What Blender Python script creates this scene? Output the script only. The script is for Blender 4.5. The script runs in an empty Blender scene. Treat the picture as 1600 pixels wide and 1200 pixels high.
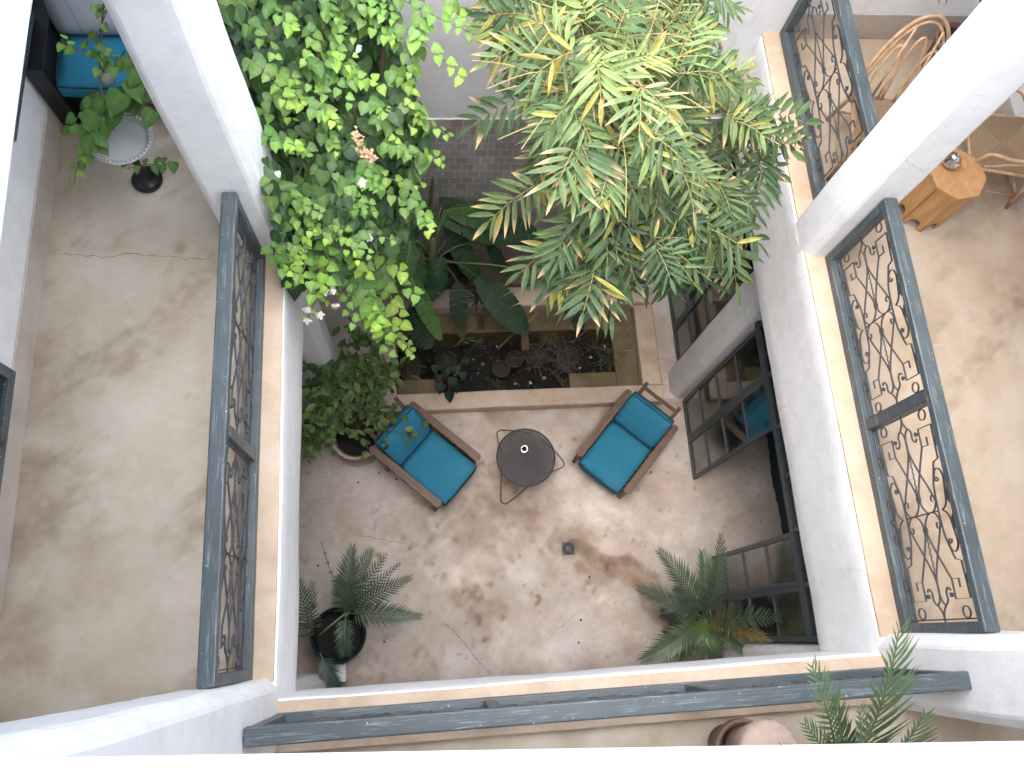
import bpy, math, random
import numpy as np
from mathutils import Vector, Matrix, noise
S = bpy.context.scene
R = math.radians
rnd = random.Random(7)

# ------------------------------------------------------------------ camera
H = 9.2
FPX = 1239.0
_D = Vector((-110, 400, FPX)).normalized()
_Y = Vector((-268, -3910, FPX)); _Y = (_Y - _Y.dot(_D) * _D).normalized()
_X = _D.cross(_Y)
if _X.x < 0: _X = -_X
def to_world(c):            # camera-image axes (x right, y down, z forward) -> world
    return Vector((c.dot(_X), c.dot(_Y), -c.dot(_D)))
cam = bpy.data.cameras.new('camera'); co = bpy.data.objects.new('camera', cam)
S.collection.objects.link(co); S.camera = co
cam.sensor_width = 36; cam.lens = FPX / 1600 * 36; cam.clip_end = 200; cam.clip_start = 0.05
r_ = to_world(Vector((1, 0, 0))); d_ = to_world(Vector((0, 1, 0))); f_ = to_world(Vector((0, 0, 1)))
M = Matrix((( r_.x, -d_.x, -f_.x, 0), (r_.y, -d_.y, -f_.y, 0), (r_.z, -d_.z, -f_.z, H), (0, 0, 0, 1)))
co.matrix_world = M

# ------------------------------------------------------------------ light
w = bpy.data.worlds.new('World'); S.world = w; w.use_nodes = True
nt = w.node_tree; nt.nodes.clear()
sky = nt.nodes.new('ShaderNodeTexSky'); sky.sky_type = 'NISHITA'; sky.sun_disc = False
SUN_EL, SUN_AZ = R(80), R(255)
sky.sun_elevation = SUN_EL; sky.sun_rotation = SUN_AZ; sky.air_density = 1.3; sky.dust_density = 3.0
bg = nt.nodes.new('ShaderNodeBackground'); bg.inputs[1].default_value = 0.10
wo = nt.nodes.new('ShaderNodeOutputWorld')
nt.links.new(sky.outputs[0], bg.inputs[0]); nt.links.new(bg.outputs[0], wo.inputs[0])
sun = bpy.data.lights.new('sun', 'SUN'); sun.energy = 1.5; sun.angle = R(110); sun.color = (1, .965, .92)
so = bpy.data.objects.new('sun', sun); S.collection.objects.link(so)
sd = Vector((math.sin(SUN_AZ) * math.cos(SUN_EL), math.cos(SUN_AZ) * math.cos(SUN_EL), math.sin(SUN_EL)))
so.rotation_euler = sd.to_track_quat('Z', 'Y').to_euler(); so.location = (0, 0, 20)
S.view_settings.view_transform = 'Standard'; S.view_settings.look = 'None'
S.view_settings.exposure = 3.0; S.view_settings.gamma = 1
S.render.engine = 'CYCLES'
S.cycles.use_denoising = True
S.cycles.max_bounces = 10; S.cycles.diffuse_bounces = 7; S.cycles.glossy_bounces = 3
S.cycles.transparent_max_bounces = 12; S.cycles.transmission_bounces = 4
S.cycles.sample_clamp_indirect = 6
S.cycles.caustics_reflective = False; S.cycles.caustics_refractive = False

# ------------------------------------------------------------------ helpers
def at(px, py, z):          # a point of the place at height z
    d = to_world(Vector((px - 800, py - 600, FPX)))
    t = (z - H) / d.z
    return Vector((d.x * t, d.y * t, z))

def link(o, parent=None):
    S.collection.objects.link(o)
    if parent: o.parent = parent
    return o
def tag(o, label=None, cat=None, group=None, kind=None):
    if label: o['label'] = label
    if cat: o['category'] = cat
    if group: o['group'] = group
    if kind: o['kind'] = kind
    return o
def empty(name, loc, rz=0, label=None, cat=None, group=None):
    o = bpy.data.objects.new(name, None); S.collection.objects.link(o)
    o.location = loc; o.rotation_euler = (0, 0, rz); o.empty_display_size = .1
    return tag(o, label, cat, group)

class MB:
    def __init__(s): s.v = []; s.f = []; s.c = []; s.m = []; s.col = (1, 1, 1); s.mi = 0; s.vc = {}
    def add(s, vs, fs, col=None, vcol=None):
        n = len(s.v)
        if vcol:
            for k, c_ in enumerate(vcol): s.vc[n + k] = c_
        s.v.extend([tuple(v) for v in vs]); c = col or s.col
        for k, f in enumerate(fs):
            s.f.append([i + n for i in f]); s.c.append(c[k] if isinstance(c, list) else c); s.m.append(s.mi)
    def box(s, x0, x1, y0, y1, z0, z1, mat=None, col=None):
        vs = [Vector((x, y, z)) for x in (x0, x1) for y in (y0, y1) for z in (z0, z1)]
        if mat is not None: vs = [mat @ v for v in vs]
        s.add(vs, [(0, 1, 3, 2), (4, 6, 7, 5), (0, 4, 5, 1), (2, 3, 7, 6), (0, 2, 6, 4), (1, 5, 7, 3)], col)
    def bar(s, a, b, w, h, up=(0, 0, 1), col=None):   # rectangular bar from a to b
        a = Vector(a); b = Vector(b); d = (b - a).normalized(); up = Vector(up)
        x = d.cross(up)
        if x.length < 1e-4: x = d.cross(Vector((1, 0, 0)))
        x.normalize(); y = x.cross(d)
        vs = [p + x * sx * w / 2 + y * sy * h / 2 for p in (a, b) for sx, sy in ((-1, -1), (1, -1), (1, 1), (-1, 1))]
        s.add(vs, [(0, 3, 2, 1), (4, 5, 6, 7), (0, 1, 5, 4), (1, 2, 6, 5), (2, 3, 7, 6), (3, 0, 4, 7)], col)
    def tube(s, pts, r, n=8, closed=False, col=None, flat=None):
        pts = [Vector(p) for p in pts]; m = len(pts); rs = r if isinstance(r, (list, tuple)) else [r] * m
        rings = []; prev = None
        for i, p in enumerate(pts):
            if closed: t = pts[(i + 1) % m] - pts[i - 1]
            else: t = pts[min(i + 1, m - 1)] - pts[max(i - 1, 0)]
            if t.length < 1e-9: t = Vector((0, 0, 1))
            t.normalize()
            if flat is not None:
                y = Vector(flat[0]).normalized(); x = t.cross(y).normalized()
                rings.append([p + x * sx * flat[1] / 2 + y * sy * flat[2] / 2 for sx, sy in ((-1, -1), (1, -1), (1, 1), (-1, 1))]); continue
            if prev is None:
                a = Vector((0, 0, 1)) if abs(t.z) < .9 else Vector((1, 0, 0)); x = t.cross(a).normalized()
            else:
                x = prev - prev.dot(t) * t
                x = x.normalized() if x.length > 1e-6 else t.orthogonal().normalized()
            prev = x; y = t.cross(x)
            rings.append([p + (x * math.cos(2 * math.pi * k / n) + y * math.sin(2 * math.pi * k / n)) * rs[i] for k in range(n)])
        k_ = 4 if flat is not None else n
        vs = [v for rg in rings for v in rg]; fs = []
        for i in range(m if closed else m - 1):
            j = (i + 1) % m
            for k in range(k_):
                l = (k + 1) % k_; fs.append((i * k_ + k, i * k_ + l, j * k_ + l, j * k_ + k))
        if not closed:
            fs.append(tuple(range(k_))[::-1]); fs.append(tuple((m - 1) * k_ + k for k in range(k_)))
        s.add(vs, fs, col)
    def lathe(s, prof, n=32, c=(0, 0, 0), col=None, cap0=True, cap1=True, wob=0):
        vs = []; fs = []; m = len(prof)
        for (r, z) in prof:
            for k in range(n):
                a = 2 * math.pi * k / n
                rr = r * (1 + wob * math.sin(3 * a + 1) * .5)
                vs.append((c[0] + rr * math.cos(a), c[1] + rr * math.sin(a), c[2] + z))
        for i in range(m - 1):
            for k in range(n):
                l = (k + 1) % n; fs.append((i * n + k, i * n + l, (i + 1) * n + l, (i + 1) * n + k))
        if cap0: fs.append(tuple(range(n))[::-1])
        if cap1: fs.append(tuple((m - 1) * n + k for k in range(n)))
        s.add(vs, fs, col)
    def prism(s, poly, z0, z1, col=None):
        n = len(poly); vs = [(x, y, z0) for x, y in poly] + [(x, y, z1) for x, y in poly]
        s.add(vs, [tuple(range(n))[::-1], tuple(range(n, 2 * n))] + [(i, (i + 1) % n, n + (i + 1) % n, n + i) for i in range(n)], col)
    def build(s, name, mat, parent=None, smooth=False, bevel=0, seg=2, cols=False, auto=None, sub=0):
        me = bpy.data.meshes.new(name); me.from_pydata(s.v, [], s.f); me.validate(clean_customdata=False)
        mats = mat if isinstance(mat, (list, tuple)) else [mat]
        for m_ in mats: me.materials.append(m_)
        if len(mats) > 1 and len(me.polygons) == len(s.m): me.polygons.foreach_set('material_index', s.m)
        if cols and len(me.polygons) == len(s.c):
            a = me.color_attributes.new('Col', 'FLOAT_COLOR', 'CORNER')
            arr = np.ones((len(me.loops), 4), dtype=np.float32)
            cnt = np.array([len(f) for f in s.f]); arr[:, :3] = np.repeat(np.array(s.c, dtype=np.float32), cnt, axis=0)
            if s.vc:
                li = [i for f in s.f for i in f]
                for q, i in enumerate(li):
                    c_ = s.vc.get(i)
                    if c_ is not None: arr[q, :3] = c_
            a.data.foreach_set('color', arr.ravel())
        me.update()
        if smooth: me.polygons.foreach_set('use_smooth', [True] * len(me.polygons))
        if auto is not None:
            me.polygons.foreach_set('use_smooth', [True] * len(me.polygons)); me.set_sharp_from_angle(angle=R(auto))
        o = link(bpy.data.objects.new(name, me), parent)
        if bevel:
            b = o.modifiers.new('bevel', 'BEVEL'); b.width = bevel; b.segments = seg; b.limit_method = 'ANGLE'
            me.polygons.foreach_set('use_smooth', [True] * len(me.polygons)); b.harden_normals = True
        if sub:
            b = o.modifiers.new('subd', 'SUBSURF'); b.levels = sub; b.render_levels = sub
            me.polygons.foreach_set('use_smooth', [True] * len(me.polygons))
        return o

def catmull(P, n=6, closed=False):
    P = [Vector(p) for p in P]; m = len(P); out = []
    rng = range(m if closed else m - 1)
    for i in rng:
        if closed: a, b, c, d = P[i - 1], P[i], P[(i + 1) % m], P[(i + 2) % m]
        else: a, b, c, d = P[max(i - 1, 0)], P[i], P[i + 1], P[min(i + 2, m - 1)]
        for k in range(n):
            t = k / n
            out.append(.5 * ((2 * b) + (c - a) * t + (2 * a - 5 * b + 4 * c - d) * t * t + (3 * b - a - 3 * c + d) * t ** 3))
    if not closed: out.append(P[-1])
    return out

# ------------------------------------------------------------------ materials
class Mat:
    def __init__(s, name, rough=.6, metal=0, spec=.5):
        s.m = bpy.data.materials.new(name); s.m.use_nodes = True; s.t = s.m.node_tree
        s.b = s.t.nodes['Principled BSDF']; s.out = s.t.nodes['Material Output']
        s.b.inputs['Roughness'].default_value = rough; s.b.inputs['Metallic'].default_value = metal
        s.b.inputs['Specular IOR Level'].default_value = spec
        s.tc = s.t.nodes.new('ShaderNodeTexCoord').outputs['Object']
    def n(s, ty): return s.t.nodes.new(ty)
    def l(s, a, b): s.t.links.new(a, b)
    def noise(s, scale, detail=6, rough=.6, dist=0, vec=None, sc3=None):
        nd = s.n('ShaderNodeTexNoise'); nd.inputs['Scale'].default_value = scale; nd.inputs['Detail'].default_value = detail
        nd.inputs['Roughness'].default_value = rough; nd.inputs['Distortion'].default_value = dist
        v = vec or s.tc
        if sc3:
            mp = s.n('ShaderNodeMapping'); mp.inputs['Scale'].default_value = sc3; s.l(v, mp.inputs[0]); v = mp.outputs[0]
        s.l(v, nd.inputs['Vector']); return nd.outputs['Fac']
    def ramp(s, fac, stops, interp='LINEAR'):
        r = s.n('ShaderNodeValToRGB'); r.color_ramp.interpolation = interp; e = r.color_ramp.elements
        while len(e) < len(stops): e.new(.5)
        for i, (p, c) in enumerate(stops):
            e[i].position = p; e[i].color = (c, c, c, 1) if not isinstance(c, tuple) else (*c, 1)
        s.l(fac, r.inputs[0]); return r.outputs[0]
    def mix(s, fac, a, b, mode='MIX'):
        m = s.n('ShaderNodeMix'); m.data_type = 'RGBA'; m.blend_type = mode
        for i, v in ((0, fac), (6, a), (7, b)):
            if isinstance(v, (int, float)): m.inputs[i].default_value = v
            elif isinstance(v, tuple): m.inputs[i].default_value = (*v, 1)
            else: s.l(v, m.inputs[i])
        return m.outputs[2]
    def bump(s, h, strength=.2, dist=.01):
        b = s.n('ShaderNodeBump'); b.inputs['Strength'].default_value = strength; b.inputs['Distance'].default_value = dist
        s.l(h, b.inputs['Height']); s.l(b.outputs[0], s.b.inputs['Normal']); return b
    def base(s, c):
        if isinstance(c, tuple): s.b.inputs['Base Color'].default_value = (*c, 1)
        else: s.l(c, s.b.inputs['Base Color'])
        return s

def mk_plaster():
    m = Mat('white plaster', .75, spec=.3)
    a = m.ramp(m.noise(1.3, 5, .6), [(.3, (.80, .80, .80)), (.75, (.87, .87, .868))])
    b = m.ramp(m.noise(6, 9, .75), [(.33, .90), (.55, 1.0)])
    b = m.mix(1.0, b, m.ramp(m.noise(1, 6, .7, .4, None, (7, 7, .9)), [(.30, (.90, .885, .86)), (.42, 1.0)]), 'MULTIPLY')
    b = m.mix(1.0, b, m.ramp(m.noise(55, 3, .6), [(.24, .62), (.30, 1.0)]), 'MULTIPLY')
    m.base(m.mix(1.0, a, b, 'MULTIPLY'))
    vo = m.n('ShaderNodeTexVoronoi'); vo.feature = 'DISTANCE_TO_EDGE'; vo.inputs['Scale'].default_value = .9
    mp = m.n('ShaderNodeMapping'); nn = m.n('ShaderNodeTexNoise'); nn.inputs['Scale'].default_value = 3.0; nn.inputs['Detail'].default_value = 6; m.l(m.tc, nn.inputs['Vector'])
    va = m.n('ShaderNodeMix'); va.data_type = 'VECTOR'; va.inputs[0].default_value = .12; m.l(m.tc, va.inputs[4]); m.l(nn.outputs['Color'], va.inputs[5]); m.l(va.outputs[1], vo.inputs['Vector'])
    ck = m.mix(1.0, m.ramp(vo.outputs['Distance'], [(.0, 1.), (.0045, 0.)]), m.ramp(m.noise(.8, 3, .5), [(.55, 0.), (.62, .45)]), 'MULTIPLY')
    m.base(m.mix(ck, m.mix(1.0, a, b, 'MULTIPLY'), (.38, .37, .35)))
    m.bump(m.noise(9, 8, .7), .4, .014)
    return m.m
def mk_tadelakt(name, lo, mid, hi, attr=False, seed=0.0, rough=.55, s1=1.1):
    m = Mat(name, rough, spec=.35)
    mp = m.n('ShaderNodeMapping'); mp.inputs['Location'].default_value = (seed, seed * 2.3, 0); m.l(m.tc, mp.inputs[0]); v = mp.outputs[0]
    c = m.ramp(m.noise(s1, 8, .66, .25, v), [(.32, lo), (.5, mid), (.66, hi)])
    c = m.mix(m.ramp(m.noise(s1 * 3.7, 9, .72, .15, v), [(.45, 0.), (.68, .42)]), c, lo)
    c = m.mix(m.ramp(m.noise(s1 * 2.2, 8, .72, .3, v), [(.5, 0.), (.66, .6)]), c, hi)
    c = m.mix(m.ramp(m.noise(5.5, 10, .8, 0, v), [(.60, 0.), (.72, .45)]), c, tuple(x * .6 for x in lo))
    c = m.mix(m.ramp(m.noise(40, 6, .7, 0, v), [(.66, 0.), (.74, .4)]), c, tuple(x * .5 for x in lo))
    if attr:
        at_ = m.n('ShaderNodeVertexColor'); at_.layer_name = 'Col'
        c = m.mix(1.0, c, at_.outputs[0], 'MULTIPLY')
    m.base(c)
    r = m.ramp(m.noise(3.1, 6, .6, 0, v), [(.3, rough - .12), (.7, rough + .15)]); m.l(r, m.b.inputs['Roughness'])
    m.bump(m.noise(7, 8, .65, 0, v), .15, .01)
    return m.m
def mk_simple(name, c, rough=.5, metal=0, var=.25, sc=18, spec=.5, bump=.08, stretch=None):
    m = Mat(name, rough, metal, spec)
    f = m.noise(sc, 5, .6, 0, None, stretch)
    m.base(m.mix(f, tuple(x * (1 - var) for x in c), tuple(min(1, x * (1 + var)) for x in c)))
    if bump: m.bump(f, bump, .004)
    return m.m
def mk_leaf(name, rough=.42, trans=.3, spec=.5):
    m = Mat(name, rough, spec=spec)
    a = m.n('ShaderNodeVertexColor'); a.layer_name = 'Col'
    c = m.mix(1.0, a.outputs[0], m.ramp(m.noise(30, 4, .6), [(.3, .78), (.7, 1.12)]), 'MULTIPLY')
    m.base(c)
    tr = m.n('ShaderNodeBsdfTranslucent'); m.l(c, tr.inputs[0])
    mx = m.n('ShaderNodeMixShader'); mx.inputs[0].default_value = trans
    m.l(m.b.outputs[0], mx.inputs[1]); m.l(tr.outputs[0], mx.inputs[2]); m.l(mx.outputs[0], m.out.inputs[0])
    return m.m
def mk_wood(name, dark, light, sc=(30, 2.5, 30), rough=.55):
    m = Mat(name, rough)
    f = m.noise(1.0, 6, .65, 1.5, None, sc)
    c = m.ramp(f, [(.3, dark), (.7, light)])
    m.base(c); m.bump(f, .25, .003)
    return m.m
def mk_painted():          # worn grey-blue paint on the wooden railings
    m = Mat('worn grey blue paint', .42, spec=.5)
    geo = m.n('ShaderNodeNewGeometry')
    big = m.ramp(m.noise(2.0, 6, .6), [(.3, (.045, .060, .068)), (.7, (.072, .092, .102))])
    grain = m.noise(1, 7, .7, 2.0, None, (1.6, 42, 42))
    gr2 = m.noise(1, 7, .7, 2.5, None, (5, 60, 60))
    mask = m.ramp(m.noise(3.5, 5, .6), [(.42, 0.), (.56, 1.)])
    lines = m.mix(1.0, m.ramp(grain, [(.53, 0.), (.60, 1.)]), mask, 'MULTIPLY')
    c = m.mix(m.mix(.4, lines, (0, 0, 0)), big, (.25, .29, .31))
    c = m.mix(m.ramp(m.noise(60, 3, .5), [(.70, 0.), (.74, .8)]), c, (.6, .62, .62))
    m.base(c); m.bump(grain, .2, .003)
    return m.m
def mk_glass():
    m = Mat('window glass', .03)
    t = m.t; lw = m.n('ShaderNodeFresnel'); lw.inputs[0].default_value = 1.5
    tr = m.n('ShaderNodeBsdfTransparent'); tr.inputs[0].default_value = (.82, .86, .86, 1)
    gl = m.n('ShaderNodeBsdfGlossy'); gl.inputs['Roughness'].default_value = .015
    mt = m.n('ShaderNodeMath'); mt.operation = 'MULTIPLY_ADD'; mt.inputs[1].default_value = .7; mt.inputs[2].default_value = .02
    m.l(lw.outputs[0], mt.inputs[0])
    mx = m.n('ShaderNodeMixShader'); m.l(mt.outputs[0], mx.inputs[0]); m.l(tr.outputs[0], mx.inputs[1]); m.l(gl.outputs[0], mx.inputs[2])
    m.l(mx.outputs[0], m.out.inputs[0]); return m.m
def mk_canvas(name, c):
    m = Mat(name, .9, spec=.12)
    f = m.noise(3.0, 5, .6)
    col = m.mix(f, tuple(x * .88 for x in c), tuple(min(1, x * 1.13) for x in c))
    col = m.mix(m.ramp(m.noise(2.2, 6, .65, 0, None, (1, 1.4, 1)), [(.52, 0.), (.75, .28)]), col, tuple(x * .6 + .10 for x in c))
    m.base(col)
    w1 = m.noise(1, 3, .5, 1.2, None, (5, 14, 8)); w2 = m.noise(260, 2, .5)
    mm = m.n('ShaderNodeMath'); mm.operation = 'MULTIPLY_ADD'; mm.inputs[1].default_value = .06; m.l(w2, mm.inputs[0]); m.l(w1, mm.inputs[2])
    m.bump(mm.outputs[0], .55, .02)
    return m.m
def mk_tiles():
    m = Mat('grey glazed tiles', .35)
    br = m.n('ShaderNodeTexBrick'); mp = m.n('ShaderNodeMapping')
    mp.inputs['Rotation'].default_value = (R(90), 0, 0); m.l(m.tc, mp.inputs[0]); m.l(mp.outputs[0], br.inputs['Vector'])
    br.inputs['Scale'].default_value = 1; br.inputs['Brick Width'].default_value = .125; br.inputs['Row Height'].default_value = .12
    br.inputs['Mortar Size'].default_value = .0035; br.offset = .5; br.inputs['Color1'].default_value = (.44, .41, .41, 1)
    br.inputs['Color2'].default_value = (.33, .30, .297, 1); br.inputs['Mortar'].default_value = (.66, .63, .6, 1)
    c = m.mix(1.0, br.outputs[0], m.ramp(m.noise(2.5, 6, .6), [(.3, .75), (.7, 1.2)]), 'MULTIPLY')
    m.base(c); m.bump(m.noise(6, 3), .2, .01)
    return m.m

PLASTER = mk_plaster()
FLOOR = mk_tadelakt('courtyard tadelakt floor', (.37, .295, .24), (.50, .435, .385), (.63, .585, .55), attr=True)
GFLOOR = mk_tadelakt('gallery tadelakt floor', (.40, .33, .25), (.50, .443, .37), (.565, .52, .455), attr=True, seed=4.1, s1=1.0)
LEDGE = mk_tadelakt('peach ledge', (.40, .30, .21), (.47, .365, .27), (.53, .43, .34), seed=9, s1=2.2, rough=.6)
SKIRT = mk_tadelakt('beige skirting', (.40, .34, .28), (.50, .44, .375), (.56, .50, .44), seed=2, s1=1.7)
RIM = mk_tadelakt('planter rim', (.40, .29, .20), (.50, .40, .31), (.56, .47, .39), seed=6, s1=2.4)
WET = mk_tadelakt('mossy planter', (.10, .075, .035), (.145, .11, .055), (.20, .15, .085), seed=3, s1=3)
SOIL = mk_simple('soil', (.010, .009, .0085), .9, var=.6, sc=40, bump=.8)
PAINT = mk_painted()
IRON = mk_simple('wrought iron', (.062, .062, .064), .5, .0, .3)
STEEL = mk_simple('dark steel frame', (.06, .072, .085), .45, .0, .2)
GLASS = mk_glass(); TILES = mk_tiles()
TEAL = mk_canvas('teal canvas', (.034, .20, .315))
PIPING = mk_simple('navy piping', (.008, .02, .035), .7)
TEAK = mk_wood('weathered teak', (.075, .040, .026), (.20, .12, .08), (40, 3, 40))
BLACKW = mk_simple('black lacquered wood', (.012, .012, .013), .4)
RATTAN = mk_wood('rattan cane', (.36, .20, .10), (.62, .42, .25), (8, 8, 8))
WOVEN = mk_simple('woven cord', (.30, .20, .12), .8, var=.5, sc=60, bump=.6)
PINE = mk_wood('honey wood', (.40, .19, .07), (.58, .33, .14), (12, 12, 2))
SILVER = mk_simple('hammered silver', (.50, .505, .50), .42, .15, .25, 90, bump=.6)
CHROME = mk_simple('polished silver', (.7, .7, .7), .15, 1, .05)
TERRA = mk_simple('terracotta', (.19, .115, .09), .8, var=.2)
PALEPOT = mk_simple('pale clay', (.42, .34, .27), .8, var=.25, sc=6)
WHITEPOT = mk_simple('white glaze', (.6, .62, .62), .4, var=.1)
GREENPOT = mk_simple('dark glazed pot', (.010, .022, .028), .15, var=.5)
BLACKPL = mk_simple('black plastic', (.012, .012, .014), .35)
MESHM = mk_simple('black mesh metal', (.03, .03, .033), .5, .5)
CLEAR = mk_simple('dull glass orb', (.35, .37, .33), .1, 0, .1)
LEAF = mk_leaf('leaf', .5, .28, .4); BLEAF = mk_leaf('bamboo leaf', .52, .3, .3); PALM = mk_leaf('palm leaf', .45, .15); BAN = mk_leaf('banana leaf', .55, .2, .3)
STEM = mk_simple('brown stem', (.12, .085, .05), .8)
CULM = mk_simple('bamboo culm', (.30, .24, .09), .5)
PINKC = mk_simple('pale pink cloth', (.62, .46, .39), .9)
DARKIN = mk_simple('dark interior', (.05, .045, .045), .8)
CURT = mk_simple('dark teal curtain', (.012, .03, .035), .8)
CRACK = mk_simple('dark crack', (.10, .075, .06), .9)
CREAMW = mk_simple('interior wall', (.32, .27, .22), .8, var=.1, sc=3)

# ------------------------------------------------------------------ structure
G, GF = 4.10, 4.06
def nz(p, s=1.0): return noise.noise(Vector(p) * s)
def gridded_floor(name, x0, x1, y0, y1, z, step, mat, fn):
    nx = int((x1 - x0) / step) + 1; ny = int((y1 - y0) / step) + 1
    xs = np.linspace(x0, x1, nx); ys = np.linspace(y0, y1, ny)
    vs = [(x, y, z) for y in ys for x in xs]
    fs = [(j * nx + i, j * nx + i + 1, (j + 1) * nx + i + 1, (j + 1) * nx + i) for j in range(ny - 1) for i in range(nx - 1)]
    me = bpy.data.meshes.new(name); me.from_pydata(vs, [], fs); me.materials.append(mat)
    a = me.color_attributes.new('Col', 'FLOAT_COLOR', 'POINT')
    arr = np.ones((len(vs), 4), dtype=np.float32)
    for k, (x, y, _) in enumerate(vs): arr[k, :3] = fn(x, y)
    a.data.foreach_set('color', arr.ravel())
    o = link(bpy.data.objects.new(name, me)); o['kind'] = 'structure'; return o
def seg_dist(x, y, pl):
    best = 9
    for (x0, y0, r0), (x1, y1, r1) in zip(pl, pl[1:]):
        dx, dy = x1 - x0, y1 - y0; t = max(0, min(1, ((x - x0) * dx + (y - y0) * dy) / (dx * dx + dy * dy)))
        d = math.hypot(x - x0 - t * dx, y - y0 - t * dy) / (r0 + (r1 - r0) * t); best = min(best, d)
    return best
def px_line(pts, z=0): return [(at(a, b, z).x, at(a, b, z).y, r) for a, b, r in pts]
STREAM = px_line([(893, 857, .06), (935, 870, .12), (975, 890, .13), (1010, 918, .11), (1035, 950, .13), (1050, 975, .14)])
STREAM2 = px_line([(945, 864, .06), (985, 876, .05), (1020, 895, .045), (1036, 930, .05)])
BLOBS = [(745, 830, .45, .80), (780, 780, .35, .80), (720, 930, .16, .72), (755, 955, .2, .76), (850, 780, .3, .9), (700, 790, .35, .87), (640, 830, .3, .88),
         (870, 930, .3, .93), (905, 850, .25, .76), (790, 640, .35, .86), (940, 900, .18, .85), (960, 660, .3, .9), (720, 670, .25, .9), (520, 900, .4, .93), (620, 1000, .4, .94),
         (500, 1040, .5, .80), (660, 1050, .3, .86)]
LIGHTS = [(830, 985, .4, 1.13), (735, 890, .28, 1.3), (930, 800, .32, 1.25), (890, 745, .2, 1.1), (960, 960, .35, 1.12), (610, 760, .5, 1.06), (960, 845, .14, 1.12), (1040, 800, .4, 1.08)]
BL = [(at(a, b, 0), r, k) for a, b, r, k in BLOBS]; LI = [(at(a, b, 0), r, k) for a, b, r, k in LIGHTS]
def floor_col(x, y):
    wx = x + .10 * nz((x * 2.3, y * 2.3, 0)) + .05 * nz((x * 7, y * 7, 2)); wy = y + .10 * nz((x * 2.3, y * 2.3, 5)) + .05 * nz((x * 7, y * 7, 8))
    k = 1.0; tint = [1, 1, 1]
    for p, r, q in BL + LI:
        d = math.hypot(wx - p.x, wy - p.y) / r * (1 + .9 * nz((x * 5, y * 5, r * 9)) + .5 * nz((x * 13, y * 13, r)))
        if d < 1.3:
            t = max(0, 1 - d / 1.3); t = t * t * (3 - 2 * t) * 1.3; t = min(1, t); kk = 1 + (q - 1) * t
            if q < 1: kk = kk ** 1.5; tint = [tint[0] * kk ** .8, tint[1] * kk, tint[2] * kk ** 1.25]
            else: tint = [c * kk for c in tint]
    for pl, am in ((STREAM, .62), (STREAM2, .5)):
        d = seg_dist(wx, wy, pl)
        if d < 1.2:
            t = max(0, 1 - (d / 1.2) ** 3) * am * (.7 + .5 * nz((x * 6, y * 6, 3)))
            edge = .12 * math.exp(-((d - .95) / .12) ** 2)
            t += edge
            tint = [tint[0] * (1 - t * .75), tint[1] * (1 - t), tint[2] * (1 - t * 1.2)]
    d = math.hypot(x - 1.49, y - .91)
    if d < .16: tint = [c * (.45 + .55 * d / .16) for c in tint]
    # grime along the walls and scattered small spots
    gd = min(abs(y - 2.58) if x > -.7 else 9, abs(x + 1.6) * .6, abs(y + .5) * .8)
    if gd < .22:
        q = (1 - gd / .22) * .22 * (1 + nz((x * 4, y * 4, 1))); tint = [tint[0] * (1 - q * .8), tint[1] * (1 - q), tint[2] * (1 - q * 1.2)]
    sp = nz((x * 9, y * 9, 21)) + .6 * nz((x * 21, y * 21, 4))
    if sp > .62: q = min(.35, (sp - .62) * 1.4); tint = [c * (1 - q) for c in tint]
    n2 = nz((x * 1.1 + 7, y * 1.1, 1)); tint[2] *= 1 + .05 * n2
    return [max(.1, c) for c in tint]
gridded_floor('courtyard_floor', -2.7, 4.6, -1.2, 2.66, 0, .022, FLOOR, floor_col)
b = MB(); b.box(-3.2, -.69, 2.661, 4.55, -.5, 0); b.box(2.79, 7.2, 2.661, 4.55, -.5, 0); b.col = (1, 1, 1)
b.box(4.601, 7.2, -3.2, 2.66, -.5, 0); b.box(-2.7, 4.6, -3.2, -1.201, -.5, 0)
o = b.build('side_floor', FLOOR, cols=True); o['kind'] = 'structure'

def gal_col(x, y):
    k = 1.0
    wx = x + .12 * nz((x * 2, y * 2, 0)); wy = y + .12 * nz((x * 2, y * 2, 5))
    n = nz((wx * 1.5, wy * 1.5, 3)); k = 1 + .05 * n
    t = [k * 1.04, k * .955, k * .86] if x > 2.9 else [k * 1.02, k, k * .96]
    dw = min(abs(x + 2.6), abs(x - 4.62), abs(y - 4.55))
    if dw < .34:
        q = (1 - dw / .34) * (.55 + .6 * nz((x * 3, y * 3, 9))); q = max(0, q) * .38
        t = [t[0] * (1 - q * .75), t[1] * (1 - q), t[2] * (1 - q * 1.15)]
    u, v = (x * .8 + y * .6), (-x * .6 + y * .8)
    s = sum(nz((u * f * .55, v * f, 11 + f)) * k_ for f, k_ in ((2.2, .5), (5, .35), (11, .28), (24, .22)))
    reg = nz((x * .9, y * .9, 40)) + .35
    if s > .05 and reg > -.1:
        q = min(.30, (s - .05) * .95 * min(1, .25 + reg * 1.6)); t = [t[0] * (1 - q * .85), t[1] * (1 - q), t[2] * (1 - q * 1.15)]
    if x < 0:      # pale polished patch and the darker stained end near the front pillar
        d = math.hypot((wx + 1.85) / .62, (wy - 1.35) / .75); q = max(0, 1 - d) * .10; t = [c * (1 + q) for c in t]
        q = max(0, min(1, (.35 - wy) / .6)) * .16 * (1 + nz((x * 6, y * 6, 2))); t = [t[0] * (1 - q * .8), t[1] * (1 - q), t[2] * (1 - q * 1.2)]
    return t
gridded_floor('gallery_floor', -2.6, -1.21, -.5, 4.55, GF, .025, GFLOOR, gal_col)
gridded_floor('gallery_floor', 3.01, 4.62, -.5, 4.55, GF, .025, GFLOOR, gal_col)
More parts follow.
